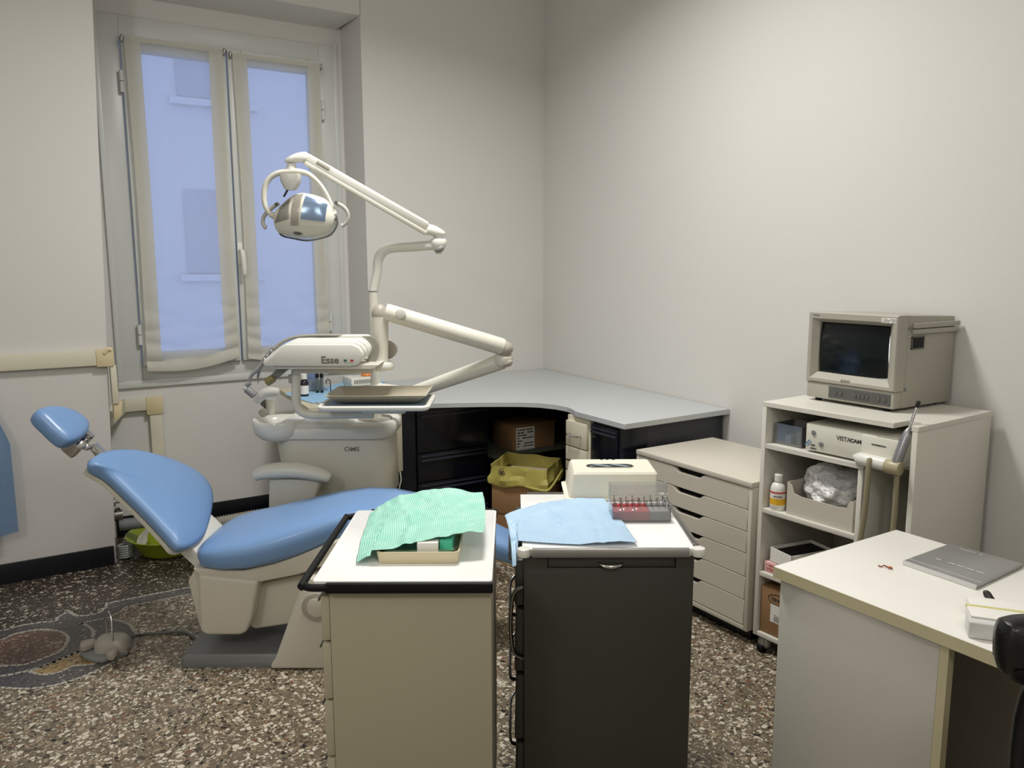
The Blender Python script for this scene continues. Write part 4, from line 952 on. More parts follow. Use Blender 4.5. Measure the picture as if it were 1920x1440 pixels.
b1 = bottle('dropper_bottle', 'dark bottle with white cap and white label, nearest on the blue pad', 571, .0235, .075, black_pl, white_pl, paper, cap_r=.017, cap_h=.026)
c = b1.location; lines([o for o in b1.children if o.name.startswith('bottle_label')][0], c+Vector((-.018, -.0165, .02)), (1, -.3, 0), (0, 0, 1), .018, .035, 4, ink, 9)
c = stand(585, 728)
T1('blue_bottle', M().lathe([(0, 0), (.03, 0), (.032, .004), (.032, .062), (.02, .075), (.01, .08), (.01, .09), (0, .09)], Vector((c.x+.02, c.y+.06, zt_)), 24), bluebottle, 'blue plastic bottle behind the dark bottle on the blue pad', 'bottle')
for px_, lab in ((595.5, 'left of two black capped syringes standing on the blue pad'), (604, 'right of two black capped syringes standing on the blue pad')):
    c = stand(px_, 736); root = thing('material_syringe', lab, 'syringe', c)
    P('syringe_barrel', M().cyl(c+Vector((0, 0, .014)), c+Vector((0, 0, .085)), .0085, 16), mat('smoked_barrel', (96, 104, 108), .25), root)
    P('syringe_tip', M().cyl(c, c+Vector((0, 0, .014)), .008, 16), black_pl, root)
    P('plunger_cap', M().cyl(c+Vector((0, 0, .085)), c+Vector((0, 0, .105)), .0105, 16).cyl(c+Vector((0, 0, .105)), c+Vector((0, 0, .115)), .006, 12).cyl(c+Vector((0, 0, .115)), c+Vector((0, 0, .122)), .014, 16), black_pl, root)
c = stand(592, 735); rk = thing('bottle_rack', 'clear acrylic stand with black caps on top behind the syringes', 'rack', c+Vector((0, .05, 0)))
P('rack_plate', M(UV).box(0, .001, 0, .001, 0, .001) if False else M().box(c.x-.05, c.x+.09, c.y+.04, c.y+.043, zt_, zt_+.12, bev=.001).box(c.x-.05, c.x+.09, c.y+.04, c.y+.10, zt_+.10, zt_+.103), acryl, rk)
m = M()
for i in range(5): m.cyl((c.x-.038+i*.028, c.y+.065, zt_+.104), (c.x-.038+i*.028, c.y+.065, zt_+.126), .011, 14); m.box(c.x-.046+i*.028, c.x-.028+i*.028, c.y+.05, c.y+.08, zt_+.126, zt_+.132, bev=.001)
P('black_cap', m, black_pl, rk)
m = M()
for i in range(4): a = c+Vector((-.03+i*.026, .06, .01)); m.lathe([(0, 0), (.010, 0), (.010, .05), (.004, .06), (0, .06)], Vector((a.x, a.y, zt_+.002)), 14)
P('ampoule', m, mat('pale_vials', (190, 200, 206), .3), rk)
c = stand(620, 735)
T1('bent_hook', M().tube([c, c+Vector((0, 0, .055)), c+Vector((-.005, 0, .068)), c+Vector((-.016, 0, .072)), c+Vector((-.024, 0, .062)), c+Vector((-.024, 0, .05))], .003, 8, smooth=4), mat('brown_hook', (60, 40, 36), .4), 'thin dark hooked wand standing beside the syringes', 'wand')
# white vented box with something orange on it
vx = [GY(x, y, 4.28) for x, y in ((655, 730), (700, 730))]
vb = thing('vented_box', 'white plastic box with ventilation slots on the cream board', 'appliance', (vx[0].x+.06, 4.33, HC))
X0, X1, Y0_ = vx[0].x, vx[1].x+.02, 4.24
zb0 = HC+.0046
P('box_body', M().hexa([(X0+.012, Y0_+.008, zb0), (X1-.012, Y0_+.008, zb0), (X1-.012, Y0_+.14, zb0), (X0+.012, Y0_+.14, zb0)], [(X0, Y0_, zb0+.035), (X1, Y0_, zb0+.035), (X1, Y0_+.15, zb0+.035), (X0, Y0_+.15, zb0+.035)], bev=.002).box(X0, X1, Y0_, Y0_+.15, zb0+.035, zb0+.072, bev=.003), white_pl, vb)
m = M()
for i in range(12):
    x = X0+.016+i*.0085
    m.box(x, x+.004, Y0_-.0006, Y0_+.001, zb0+.040, zb0+.062)
    if i < 11: m.hexa([(x+.002, Y0_+.007, zb0+.006), (x+.006, Y0_+.007, zb0+.006), (x+.006, Y0_+.009, zb0+.006), (x+.002, Y0_+.009, zb0+.006)], [(x+.002, Y0_, zb0+.028), (x+.006, Y0_, zb0+.028), (x+.006, Y0_+.002, zb0+.028), (x+.002, Y0_+.002, zb0+.028)])
P('vent_slots', m, ink, vb)
T1('orange_holder', M().lathe([(0, 0), (.03, 0), (.034, .006), (.03, .012), (.033, .018), (.028, .024), (0, .024)], (X1-.045, Y0_+.07, zb0+.073), 24), orange_m, 'orange plastic holder on top of the white vented box', 'holder')

# ================================================================== SIX DRAWER CHEST
ax0, ax1, ay0, ay1, az0, az1 = 2.34, 2.822, 2.002, 2.672, .055, .66
al = thing('drawer_chest', 'off-white six drawer chest with cut-out grips beside the shelf unit', 'chest of drawers', ((ax0+ax1)/2, (ay0+ay1)/2, 0))
P('top_panel', M().hexa([(ax0-.004, ay0, az1-.022), (ax1, ay0, az1-.022), (ax1, ay1, az1-.022), (ax0-.004, ay1, az1-.022)], [(ax0-.004, ay0, az1), (ax1, ay0, az1), (ax1, ay1, az1), (ax0-.004, ay1, az1)], bev=.003), alex_m, al)
m = M(); m.box(ax0, ax1, ay0, ay0+.018, az0, az1-.0225, bev=.002); m.box(ax0, ax1, ay1-.018, ay1, az0, az1-.0225, bev=.002); m.box(ax0, ax1, ay0+.018, ay1-.018, az0, az0+.02, bev=.002); m.box(ax1-.01, ax1, ay0+.018, ay1-.018, az0+.02, az1-.023)
P('carcass', m, alex_m, al)
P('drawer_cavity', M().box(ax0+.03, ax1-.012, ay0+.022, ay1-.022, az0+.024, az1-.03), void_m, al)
hs = [.088, .088, .088, .095, .095]; ztop = az1-.024; ys0, ys1 = ay0+.020, ay1-.020
ymid = (ys0+ys1)/2
edges = [ztop]; 
for h in hs: edges.append(edges[-1]-h)
edges.append(az0+.022)
for i in range(6):
    z1, z0 = edges[i]-.0015, edges[i+1]+.0015; cy = ymid+.005
    top = [(ys0, z1), (cy-.105, z1), (cy-.085, z1-.003), (cy-.068, z1-.016), (cy-.055, z1-.020), (cy+.055, z1-.020), (cy+.068, z1-.016), (cy+.085, z1-.003), (cy+.105, z1), (ys1, z1)]
    pts = [(ax0+.0, y, z) for y, z in top]+[(ax0, ys1, z0), (ax0, ys0, z0)]
    P('drawer', M().prism(pts, (.018, 0, 0), bev=.0012, seg=1), alex_m, al)
m = M(); m.box(ax0+.05, ax1-.02, ay0+.02, ay1-.02, .0, az0-.001); P('plinth', m, black_pl, al)

# ================================================================== SHELF UNIT ON CASTORS
SF = Matrix.Translation((2.368, 1.385, 0)) @ Matrix.Rotation(R(2.6), 4, 'Z')   # origin at front right, x into the depth, y along the front
sh_ = thing('shelf_unit', 'white laminate shelf unit on castors carrying the old monitor', 'shelf unit', (2.62, 1.68, 0))
DP, WD, tk = .48, .588, .018; S0, S1 = .062, .98
m = M(SF); m.box(0, DP, WD-tk, WD, S0, S1-tk, bev=.0015); P('side_panel', m, shelf_m, sh_)
m = M(SF); m.box(0, DP, 0, tk, S0, S1-tk, bev=.0015); P('side_panel', m, shelf_m, sh_)
# top with the slot cut for the handpiece
n0, n1, nd = .022, .068, .085
m = M(SF); m.prism([(-.0, -.002, S1-tk), (-.0, n0, S1-tk), (nd-.02, n0, S1-tk), (nd, n0+.012, S1-tk), (nd, n1+.01, S1-tk), (0, n1+.012, S1-tk), (-.0, WD, S1-tk), (DP, WD, S1-tk), (DP, -.002, S1-tk)], (0, 0, tk), bev=.0012, seg=1)
P('top_panel', m, shelf_m, sh_)
DVY = .178                                              # inner divider
for z in (.805, ):
    m = M(SF); m.prism([(0, DVY-.004, z), (0, WD-tk-.001, z), (DP-.01, WD-tk-.001, z), (DP-.01, tk+.001, z), (.12, tk+.001, z), (.12, DVY-.004, z)], (0, 0, tk), bev=.001, seg=1); P('shelf_board', m, shelf_m, sh_)
m = M(SF); m.box(0, DP-.01, DVY-.004, DVY+tk-.004, S0+tk, .804, bev=.0012); P('divider', m, shelf_m, sh_)
for z in (.556, .305):
    m = M(SF); m.box(0, DP-.01, DVY+tk-.003, WD-tk-.001, z, z+tk, bev=.0012); P('shelf_board', m, shelf_m, sh_)
m = M(SF); m.box(0, DP, tk+.001, WD-tk-.001, S0, S0+tk, bev=.0012); P('bottom_board', m, shelf_m, sh_)
m = M(SF); m.box(DP-.009, DP-.001, tk+.001, WD-tk-.001, S0+tk+.001, S1-tk-.001); P('back_panel', m, shelf_m, sh_)
for x, y in ((.032, WD-.036), (.032, .036), (DP-.05, WD-.036), (DP-.05, .036)):
    m = M(SF); m.ball((x, y, .033), (.028, .030, .028), 20); m.cyl((x, y, .05), (x, y, S0), .012, 12)
    cs_ = P('castor', m, mat('dark_chrome', (168, 166, 160), .28, .8), sh_)
    P('castor_wheel', M(SF).cyl((x-.02, y+.012, .0165), (x-.02, y-.012, .0165), .0165, 16), black_rub, cs_)
def sf(x, y, z): return SF @ Vector((x, y, z))
xd_ = (SF.to_3x3() @ Vector((0, -1, 0)))               # reading direction on front faces (left to right)
# things on the shelves
zz = .823
c0 = sf(.04, WD-.05, zz)
cb = thing('clear_box', 'small clear plastic box with odds and ends at the left of the top shelf', 'box', sf(.10, WD-.10, zz+.0005))
m = M(SF); bx = (.035, .155, WD-.150, WD-.03)
for a in ((bx[0], bx[0]+.002, bx[2], bx[3]), (bx[1]-.002, bx[1], bx[2], bx[3]), (bx[0], bx[1], bx[2], bx[2]+.002), (bx[0], bx[1], bx[3]-.002, bx[3])): m.box(*a, zz+.0008, zz+.078)
m.box(*bx, zz+.0008, zz+.003); P('box_shell', m, acryl, cb)
m = M(SF); m.box(.07, .12, WD-.12, WD-.10, zz+.004, zz+.05, bev=.003); m.box(.06, .10, WD-.085, WD-.06, zz+.004, zz+.035, bev=.003); P('box_contents', m, mat('muted_contents', (168, 176, 184), .6), cb)
T1('mirror_plate', M(SF).box(.06, .15, WD-.172, WD-.168, zz+.0005, zz+.07, bev=.001), chrome, 'thin upright mirror plate between the clear box and the camera console', 'plate')
# camera console
vc = thing('camera_console', 'cream dental camera console with holder and silver camera wand on the top shelf', 'dental camera', sf(.15, .25, zz))
ca, cb_ = .055, WD-.180
m = M(SF); m.box(.02, .30, ca+.004, cb_, zz+.006, zz+.105, bev=.004); vbody = P('console_case', m, cream_pl, vc)
m = M(SF); m.box(.012, .022, ca+.085, cb_-.002, zz+.008, zz+.103, bev=.002); P('console_front', m, cream_pl, vc)
def fv(px_, py_, off=0):                               # pixel onto the console's front plane
    nrm = SF.to_3x3() @ Vector((1, 0, 0)); o = sf(.012-off, 0, 0); d = ray(px_, py_); C = Vector((0, 0, CAM_H)); t = (o-C).dot(nrm)/d.dot(nrm); return C+d*t
fx = SF.to_3x3() @ Vector((-1, 0, 0))
for x, y in ((1526, 811), (1540, 833)):
    p = fv(x, y); m = M(); m.cyl(p-fx*.002, p+fx*.004, .0085, 24, bev=.001); P('console_knob', m, mgrey_pl, vc)
text('lettering', 'VISTA', .021, fv(1568, 824, .0006), xd_, (0, 0, 1), mat('lettering_grey', (110, 106, 100), .5), vbody, sx=1.0, bold=.0006)
text('lettering', 'CAM', .017, fv(1593.5, 828.5, .0006), xd_, (0, 0, 1), ink, vbody, sx=1.15, bold=.0008)
text('lettering', 'PROFESSIONAL', .0062, fv(1634, 834, .0088), xd_, (0, 0, 1), ink, vbody, sx=1.2, bold=.0003)
text('lettering', 'DÜRR', .007, fv(1519.5, 835, .0006), xd_, (0, 0, 1), ink, vbody, sx=1.0, bold=.0003)
text('lettering', 'DENTAL', .007, fv(1519.5, 841, .0006), xd_, (0, 0, 1), ink, vbody, sx=.9, bold=.0003)
m = M()
for a, b in (((1508, 834), (1517, 824)), ((1513, 835.5), (1520, 827))):
    p, q = fv(*a, .0004), fv(*b, .0004); s_ = xd_.normalized()*.0035; m.prism([p, p+s_, q+s_, q], fx*.0005)
P('logo_mark', m, ink_blue, vbody)
m = M(SF); m.box(.004, .018, ca+.0, ca+.135, zz+.012, zz+.100, bev=.004); hd = P('holder_plate', m, cream_pl, vc)
hz = zz+.022
m = M(SF); m.tube([(-.002, cb_-.20, hz), (-.008, cb_-.225, hz), (-.014, ca+.115, hz), (-.014, ca+.02, hz-.002)], [.008, .019, .022, .022], 20, smooth=3); P('holder_bar', m, white_pl, vc, sharp=60)
m = M(SF); m.cyl((-.016, ca+.032, hz-.004), (-.016, ca-.018, hz-.006), .024, 28, bev=.003); P('holder_ring', m, mat('beige_ring', (168, 158, 128), .4), vc)
# the silver camera wand leaning in the ring
wa, wb = sf(-.016, ca-.002, hz+.012), sf(.045, ca-.028, S1+.075)
wa = Vector((wa.x, wa.y, wa.z)); d_ = (wb-wa)
m = M(); m.tube([wa, wa+d_*.05, wa+d_*.40, wa+d_*.50, wa+d_*.56], [.0145, .0155, .0155, .012, .006], 18); P('camera_wand', m, mat('silver_wand', (150, 150, 154), .3, .6), vc)
m = M(); m.tube([wa+d_*.55, wa+d_*.90], [.005, .0045], 12); P('wand_neck', m, chrome, vc)
m = M(); m.tube([wa+d_*.89, wa+d_*.92, wa+d_*.985, wa+d_*1.0], [.005, .0068, .0068, .004], 12); P('wand_tip', m, black_pl, vc)
m = M(); p1 = sf(-.030, ca+.078, hz+.006)
m.tube([p1, p1+Vector((-.006, .0, -.012)), sf(-.030, ca+.085, .70), sf(-.026, ca+.10, .55), sf(-.02, ca+.115, .40), sf(.03, ca+.11, .25), sf(.10, ca+.06, .14)], .009, 12, smooth=5); P('cable', m, taupe_hose, vc)
m = M(); m.tube([sf(-.012, ca-.004, hz-.02), sf(-.002, ca+.0, .68), sf(.008, ca+.01, .5), sf(.03, ca+.015, .3), sf(.1, ca+.03, .14)], .009, 12, smooth=5); P('cable', m, taupe_hose, vc)
# bottle, bin with crumpled bag
zz = .574
c = sf(.032, WD-.062, zz+.0005)
b_ = thing('spray_bottle', 'white bottle with red and yellow label on the middle shelf', 'bottle', c)
m = M(); m.lathe([(0, 0), (.0255, 0), (.0275, .004), (.0275, .082), (.022, .098), (.013, .104), (.013, .110), (0, .110)], c, 28); P('bottle_body', m, white_pl, b_)
m = M(); m.lathe([(0, .110), (.0155, .110), (.0155, .133), (.013, .136), (0, .136)], c, 24); P('bottle_cap', m, white_gl, b_)
for z0, z1, mt in ((.016, .074, paper), (.022, .046, yellow_lab), (.066, .072, red_lab)):
    m = M(); o_ = .0004 if mt is paper else .0008; m.lathe([(.0275+o_, z0), (.0278+o_, z0), (.0278+o_, z1), (.0275+o_, z1)], c, 28); P('bottle_label', m, mt, b_)
lt = (c-Vector((0, 0, 0))); dirc = Vector((-c.x, -c.y, 0)).normalized(); sd = Vector((-dirc.y, dirc.x, 0))
text('lettering', 'AIR-FLOW', .0085, c+dirc*.0290-sd*-.0+Vector((0, 0, .052))+sd*-.017, sd, (0, 0, 1), ink, b_, bold=.0003, sx=.8)
bn = thing('storage_bin', 'white open storage bin with a dipped front on the middle shelf', 'storage bin', sf(.17, .36, zz))
y0b, y1b, x0b, x1b = DVY+tk+.012, WD-.115, .012, .30; hB = .112
m = M(SF)
m.prism([(x0b, y0b, zz+.0006), (x0b, y1b, zz+.0006), (x0b, y1b, zz+hB+.01), (x0b, y1b-.018, zz+hB), (x0b, y1b-.03, zz+hB-.028), (x0b, y1b-.06, zz+hB-.034), (x0b, y0b+.06, zz+hB-.034), (x0b, y0b+.025, zz+hB-.03), (x0b, y0b+.016, zz+hB-.005), (x0b, y0b, zz+hB+.0)], (.004, 0, 0))
m.box(x0b+.004, x1b, y0b, y0b+.003, zz+.0006, zz+hB); m.box(x0b+.004, x1b, y1b-.003, y1b, zz+.0006, zz+hB+.01); m.box(x1b-.003, x1b, y0b, y1b, zz+.0006, zz+hB); m.box(x0b+.004, x1b-.003, y0b+.003, y1b-.003, zz+.0006, zz+.004)
P('bin_shell', m, alex_m, bn)
def cbag(c, rad, seed, zmin):
    m = bmesh.new(); bmesh.ops.create_icosphere(m, subdivisions=5, radius=1)
    for v in m.verts:
        p = v.co.copy(); n1 = noise.noise(p*1.6+Vector((seed, 0, 0))); n2 = noise.noise(p*3.4+Vector((0, seed, 0))); n3 = abs(noise.noise(p*5.5+Vector((0, 0, seed))))
        q = p*(1+.22*n1+.14*n2-.10*n3); v.co = Vector((q.x*rad[0], q.y*rad[1], max(q.z*rad[2], zmin)))+Vector(c)
    return m
mm = M(SF); mm.add(cbag((.125, .355, zz+.112), (.10, .108, .082), 4.2, -.10)); 
pb = thing('crumpled_bag', 'crumpled white and grey plastic bag stuffed into the white bin', 'plastic bag', sf(.125, .355, zz+.02))
def bagmat(nt):
    tc = N(nt, 'ShaderNodeTexCoord'); w = N(nt, 'ShaderNodeTexVoronoi', Scale=9.0); nt.links.new(tc.outputs['Object'], w.inputs['Vector'])
    sp = N(nt, 'ShaderNodeSeparateColor'); nt.links.new(w.outputs['Color'], sp.inputs[0])
    rp = N(nt, 'ShaderNodeValToRGB'); rp.color_ramp.interpolation = 'CONSTANT'; rp.color_ramp.elements[0].color = lin((232, 232, 230)); rp.color_ramp.elements[1].color = lin((196, 196, 198)); rp.color_ramp.elements[1].position = .62
    nt.links.new(sp.outputs['Red'], rp.inputs[0]); p = N(nt, 'ShaderNodeBsdfPrincipled', Roughness=.55); nt.links.new(rp.outputs[0], p.inputs['Base Color'])
    v = N(nt, 'ShaderNodeTexVoronoi', Scale=26.0, feature='DISTANCE_TO_EDGE'); nt.links.new(tc.outputs['Object'], v.inputs['Vector'])
    bp = N(nt, 'ShaderNodeBump', Strength=.22, Distance=.003); nt.links.new(v.outputs['Distance'], bp.inputs['Height']); nt.links.new(bp.outputs[0], p.inputs['Normal']); return p.outputs[0]
bgo = P('bag_film', mm, shader_mat('crinkled_bag_film', bagmat), pb, sharp=30)
# printed dashes wrapped on the bag face
rnd = random.Random(5); m = M()
dgB = bgo.data; fwd = (SF.to_3x3() @ Vector((-1, 0, .35))).normalized()
cand = [f for f in dgB.polygons if f.normal.dot(fwd) > .75]; rnd.shuffle(cand)
for f_ in cand[:70]:
    p = WM[bgo.name] @ f_.center; n_ = f_.normal; t_ = n_.cross(Vector((0, 0, 1))).normalized(); t_ = -t_ if t_.dot(xd_) < 0 else t_; u_ = n_.cross(t_); p = p+n_*.001
    L_ = rnd.uniform(.004, .011); m.prism([p, p+t_*L_, p+t_*L_+u_*.0016, p+u_*.0016], n_*.0003)
P('print_marks', m, ink_grey, bgo)
# lower shelf: white open carton on a pink box
zz = .324
T1('pink_box', M(SF).box(.015, .20, WD-.20, WD-.028, zz, zz+.040, bev=.0015), pink_m, 'flat pink box under the open white carton on the lower shelf', 'box')
pk = bpy.data.objects['pink_box']
lines(pk, sf(.0145, WD-.036, zz+.022), xd_, (0, 0, 1), .04, .010, 1, red_lab, 14)
lines(pk, sf(.0145, WD-.04, zz+.004), xd_, (0, 0, 1), .05, .014, 2, red_lab, 12)
oc = thing('open_carton', 'open white carton with black inside tilted on the pink box', 'box', sf(.1, .45, zz+.041))
OF = SF @ Matrix.Translation((.03, WD-.04, zz+.0415)) @ Matrix.Rotation(R(-12), 4, 'Z')
m = M(OF); bw, bd, bh = .115, .20, .055
m.box(0, .003, -bw, 0, 0, bh); m.box(0, bd, -bw, -bw+.003, 0, bh); m.box(0, bd, -.003, 0, 0, bh); m.box(bd-.003, bd, -bw, 0, 0, bh); m.box(0, bd, -bw, 0, 0, .003); P('carton_shell', m, paper, oc)
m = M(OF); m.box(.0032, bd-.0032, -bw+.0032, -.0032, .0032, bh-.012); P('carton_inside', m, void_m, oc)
m = M(OF); m.prism([(.03, -bw-.001, bh*.6), (bd*.95, -bw-.001, bh*.6), (bd*.95, -bw-.06, bh+.035), (.06, -bw-.07, bh+.03)], (0, 0, .003)); P('carton_lid', m, mat('lid_card', (206, 200, 190), .7), oc)
# bottom compartment: brown box with label
zz = S0+tk+.001
bb = thing('brown_box', 'brown cardboard box with oval mark and white label on the bottom shelf', 'box', sf(.1, .48, zz))
m = M(SF); m.box(.012, .20, DVY+.14, WD-.022, zz, zz+.185, bev=.002); P('carton', m, card_m, bb)
m = M(SF); yc = WD-.10; m.tube([(.0112, yc+.045*math.cos(a), zz+.148+.020*math.sin(a)) for a in [2*math.pi*k/32 for k in range(32)]], .0009, 6, closed=True); P('oval_mark', m, ink, bb)
text('lettering', 'TENN', .018, sf(.0112, WD-.068, zz+.141), xd_, (0, 0, 1), ink, bb, bold=.0003)
lb_ = P('white_label', M(SF).box(.0108, .0118, WD-.155, WD-.068, zz+.055, zz+.125), paper, bb)
lines(lb_, sf(.0106, WD-.085, zz+.060), xd_, (0, 0, 1), .05, .028, 7, ink_grey, 20, thick=.35)
T1('shelf_sheets', M(SF).box(.02, .25, DVY+.03, DVY+.12, zz, zz+.10, bev=.002), card_d, 'brown folded card beside the brown box on the bottom shelf', 'cardboard')

# ================================================================== OLD CRT MONITOR
mz = S1+.010; MF = Matrix.Translation((2.518, 1.567, mz)) @ Matrix.Rotation(R(0), 4, 'Z')
w_, d_, h_ = .358, .352, GX(1509, 583, 2.518).z-mz
mo = thing('monitor', 'boxy beige tube monitor with dark screen on top of the shelf unit', 'monitor', (2.69, 1.745, S1))
m = M(MF); m.hexa([(.055, .004, .0), (d_, .004, .0), (d_, w_-.004, .0), (.055, w_-.004, .0)], [(.055, .004, h_), (d_, .004, h_-.012), (d_, w_-.004, h_-.012), (.055, w_-.004, h_)], bev=.004); P('housing', m, crt_m, mo)
# front bezel: outer frame with sloping inner faces around the screen
fx0, fx1 = -.0, .055; zb1 = .062; sy0, sy1, sz0, sz1 = .040, w_-.035, .098, h_-.038
def fr_(x, a, b, c_, e): return [Vector((x, a, c_)), Vector((x, b, c_)), Vector((x, b, e)), Vector((x, a, e))]
m = M(MF); m.loft([fr_(fx1, 0, w_, zb1, h_), fr_(fx0+.004, 0, w_, zb1, h_), fr_(fx0, .004, w_-.004, zb1+.004, h_-.004), fr_(fx0, sy0-.022, sy1+.018, sz0-.022, sz1+.014), fr_(fx0+.022, sy0, sy1, sz0, sz1), fr_(fx0+.04, sy0, sy1, sz0, sz1)], cap=False); bz = P('bezel', m, crt_m, mo)
def scr(u, v):
    y = sy0+.001+(sy1-sy0-.002)*u; z = sz0+.001+(sz1-sz0-.002)*v; x = .030-.016*(1-((2*u-1)**2+(2*v-1)**2)/2*1.0)+.004; return Vector((x, y, z))
m = M(MF); m.grid(scr, 24, 24, thick=-.003); P('screen', m, screen_m, mo, sharp=80)
m = M(MF); m.box(.006, .055, .004, w_-.004, .002, zb1-.002, bev=.002); P('lower_front', m, crt_m, mo)
m = M(MF); m.box(.003, .008, .014, w_-.12+.02, .010, zb1-.010, bev=.001); cpn = P('control_panel', m, panel_m, mo)
def mf(x, y, z): return MF @ Vector((x, y, z))
for (a, b) in ((.016, .075), (.082, .158), (.164, .254)):
    m = M(MF); z0, z1 = .013, zb1-.013
    for q in ((a, b, z0, z0+.0008), (a, b, z1-.0008, z1), (a, a+.0008, z0, z1), (b-.0008, b, z0, z1)): m.box(.0022, .0032, *q)
    P('panel_outline', m, mgrey_pl, cpn)
for y in (.034, .056, .10, .116, .132, .148, .205, .226):
    P('button', M(MF).box(-.001, .003, y-.005, y+.005, .026, .036, bev=.001), dgrey_pl, cpn)
P('button', M(MF).box(-.002, .003, .026, .044, .020, .040, bev=.001), black_pl, cpn) if False else None
text('logo', 'SONY', .014, mf(-.0004, w_-.150, zb1+.011), (0, -1, 0), (0, 0, 1), ink_grey, bz, bold=.0006)
text('lettering', 'Trinitron', .0075, mf(-.0004, w_-.020, h_-.015), (0, -1, 0), (0, 0, 1), ink, bz)
stk_ = P('sticker', M(MF).box(-.0012, -.0002, .008, .062, h_-.026, h_-.009), paper, bz)
lines(stk_, mf(-.0013, .060, h_-.025), (0, -1, 0), (0, 0, 1), .05, .014, 4, ink_grey, 33, thick=.3)
# side: vent handle strips, recess, screws
m = M(MF); m.box(.085, d_+.012, -.010, .004, h_-.046, h_-.028, bev=.003); m.box(.085, d_+.010, -.008, .004, h_-.066, h_-.049, bev=.003); P('side_handle', m, crt_m, mo)
m = M(MF); m.box(.090, .155, -.0005, .0045, h_-.115, h_-.078, bev=.001); P('side_recess', m, void_m, mo)
m = M(MF)
for q in ((.086, .159, h_-.079, h_-.075), (.086, .159, h_-.118, h_-.114), (.086, .090, h_-.118, h_-.075), (.155, .159, h_-.118, h_-.075)): m.box(q[0], q[1], -.0012, .004, q[2], q[3])
P('recess_frame', m, panel_m, mo)
for x, z in ((.072, h_-.045), (.066, .065)):
    m = M(MF); m.cyl((x, -.001, z), (x, .004, z), .006, 14); P('screw', m, mgrey_pl, mo)
for x in (.03, d_-.04):
    for y in (.04, w_-.04): P('foot', M(MF).cyl((x, y, -.0098), (x, y, .001), .012, 14), black_rub, mo)
# ================================================================== WHITE-TOPPED BEIGE CART (foreground left)
wc = thing('instrument_cart', 'beige instrument cart with white top and black rim under the green bib', 'cart', W(-.24, 1.91), -YAW)
cx0_, cx1_, cy0, cy1, ct = -.432, -.045, 1.652, 2.165, .80
m = M(UV); m.loft([trr(cx0_-.008, cx1_, cy0+.004, cy1, .008, ct-.022), trr(cx0_-.008, cx1_, cy0+.004, cy1, .008, ct-.002), trr(cx0_-.005, cx1_-.003, cy0+.007, cy1-.003, .008, ct)]); P('cart_top', m, cart_top, wc)
m = M(UV); m.box(cx0_+.022, cx1_+.002, cy0-.009, cy0+.0035, ct-.026, ct-.003, bev=.003); P('black_rim', m, black_rub, wc); m = M(UV); m.box(cx0_+.03, cx1_+.002, cy1+.0005, cy1+.014, ct-.026, ct-.0, bev=.004); P('black_rim', m, black_rub, wc)
m = M(UV); m.tube([(cx0_+.03, cy0-.002, ct-.014), (cx0_-.01, cy0-.002, ct-.014), (cx0_-.028, cy0+.012, ct-.014), (cx0_-.034, cy0+.04, ct-.014), (cx0_-.034, cy1-.06, ct-.014), (cx0_-.028, cy1-.02, ct-.014), (cx0_+.03, cy1+.006, ct-.014)], .0085, 12, smooth=4); P('rail', m, black_rub, wc)
bz0 = .10
m = M(UV); m.box(cx0_+.026, cx1_-.002, cy0+.012, cy1-.012, bz0, ct-.0225, bev=.002); P('cart_body', m, cartbody, wc)
for z0, z1 in ((.655, .760), (.515, .648), (.375, .508), (.235, .368), (.105, .228)):
    m = M(UV); m.box(cx0_+.006, cx0_+.0255, cy0+.014, cy1-.014, z0, z1, bev=.003); dr = P('drawer', m, drawerf, wc)
    m = M(UV); m.hexa([(cx0_-.008, cy0+.05, z1-.030), (cx0_+.006, cy0+.05, z1-.012), (cx0_+.006, cy1-.05, z1-.012), (cx0_-.008, cy1-.05, z1-.030)], [(cx0_-.010, cy0+.05, z1-.024), (cx0_+.006, cy0+.05, z1-.004), (cx0_+.006, cy1-.05, z1-.004), (cx0_-.010, cy1-.05, z1-.024)], bev=.001); P('handle', m, dgrey_pl, dr)
def casters(root, x0, x1, y0, y1, zt_):
    for x in (x0, x1):
        for y in (y0, y1):
            m = M(UV); m.cyl((x-.012, y, .03), (x+.012, y, .03), .03, 24, bev=.003); w = P('castor', m, black_rub, root)
            P('castor_fork', M(UV).box(x-.018, x+.018, y-.012, y+.012, .055, zt_, bev=.003), steel, w)
casters(wc, cx0_+.06, cx1_-.04, cy0+.05, cy1-.05, bz0)
# what lies on it: a beige tray, small boxes, the green bib
tr = QZ(700, 1062, ct+.001); tR = QZ(864, 1055, ct+.001); ty = (tr.y+tR.y)/2+.004
z0 = ct+.0008
TX0, TX1, TY0, TY1 = tr.x+.004, tR.x-.002, ty, ty+.19
m = M(UV); m.loft([trr(TX0+.004, TX1-.004, TY0+.004, TY1-.004, .01, z0), trr(TX0, TX1, TY0, TY1, .014, z0+.024), trr(TX0, TX1, TY0, TY1, .014, z0+.028), trr(TX0+.004, TX1-.004, TY0+.004, TY1-.004, .012, z0+.028), trr(TX0+.012, TX1-.012, TY0+.012, TY1-.012, .01, z0+.004)])
T1('small_tray', m, mat('beige_tray', (212, 200, 166), .4), 'beige tray half hidden under the green bib on the white cart top', 'tray')
a = Q(783, 1039, TY0+.02); b = Q(822, 1039, TY0+.02)
T1('white_block', M(UV).box(a.x, b.x, TY0+.012, TY0+.045, z0+.0095, z0+.046, bev=.001), paper, 'small white paper block on the beige tray under the green bib', 'box')
a = Q(826, 1030, TY0+.05); b = Q(862, 1030, TY0+.05)
T1('green_box', M(UV).box(a.x, b.x-.016, TY0+.03, TY0+.08, z0+.0095, z0+.046, bev=.001), mat('mint_box', (84, 196, 160), .5), 'small mint green box on the beige tray under the green bib', 'box')
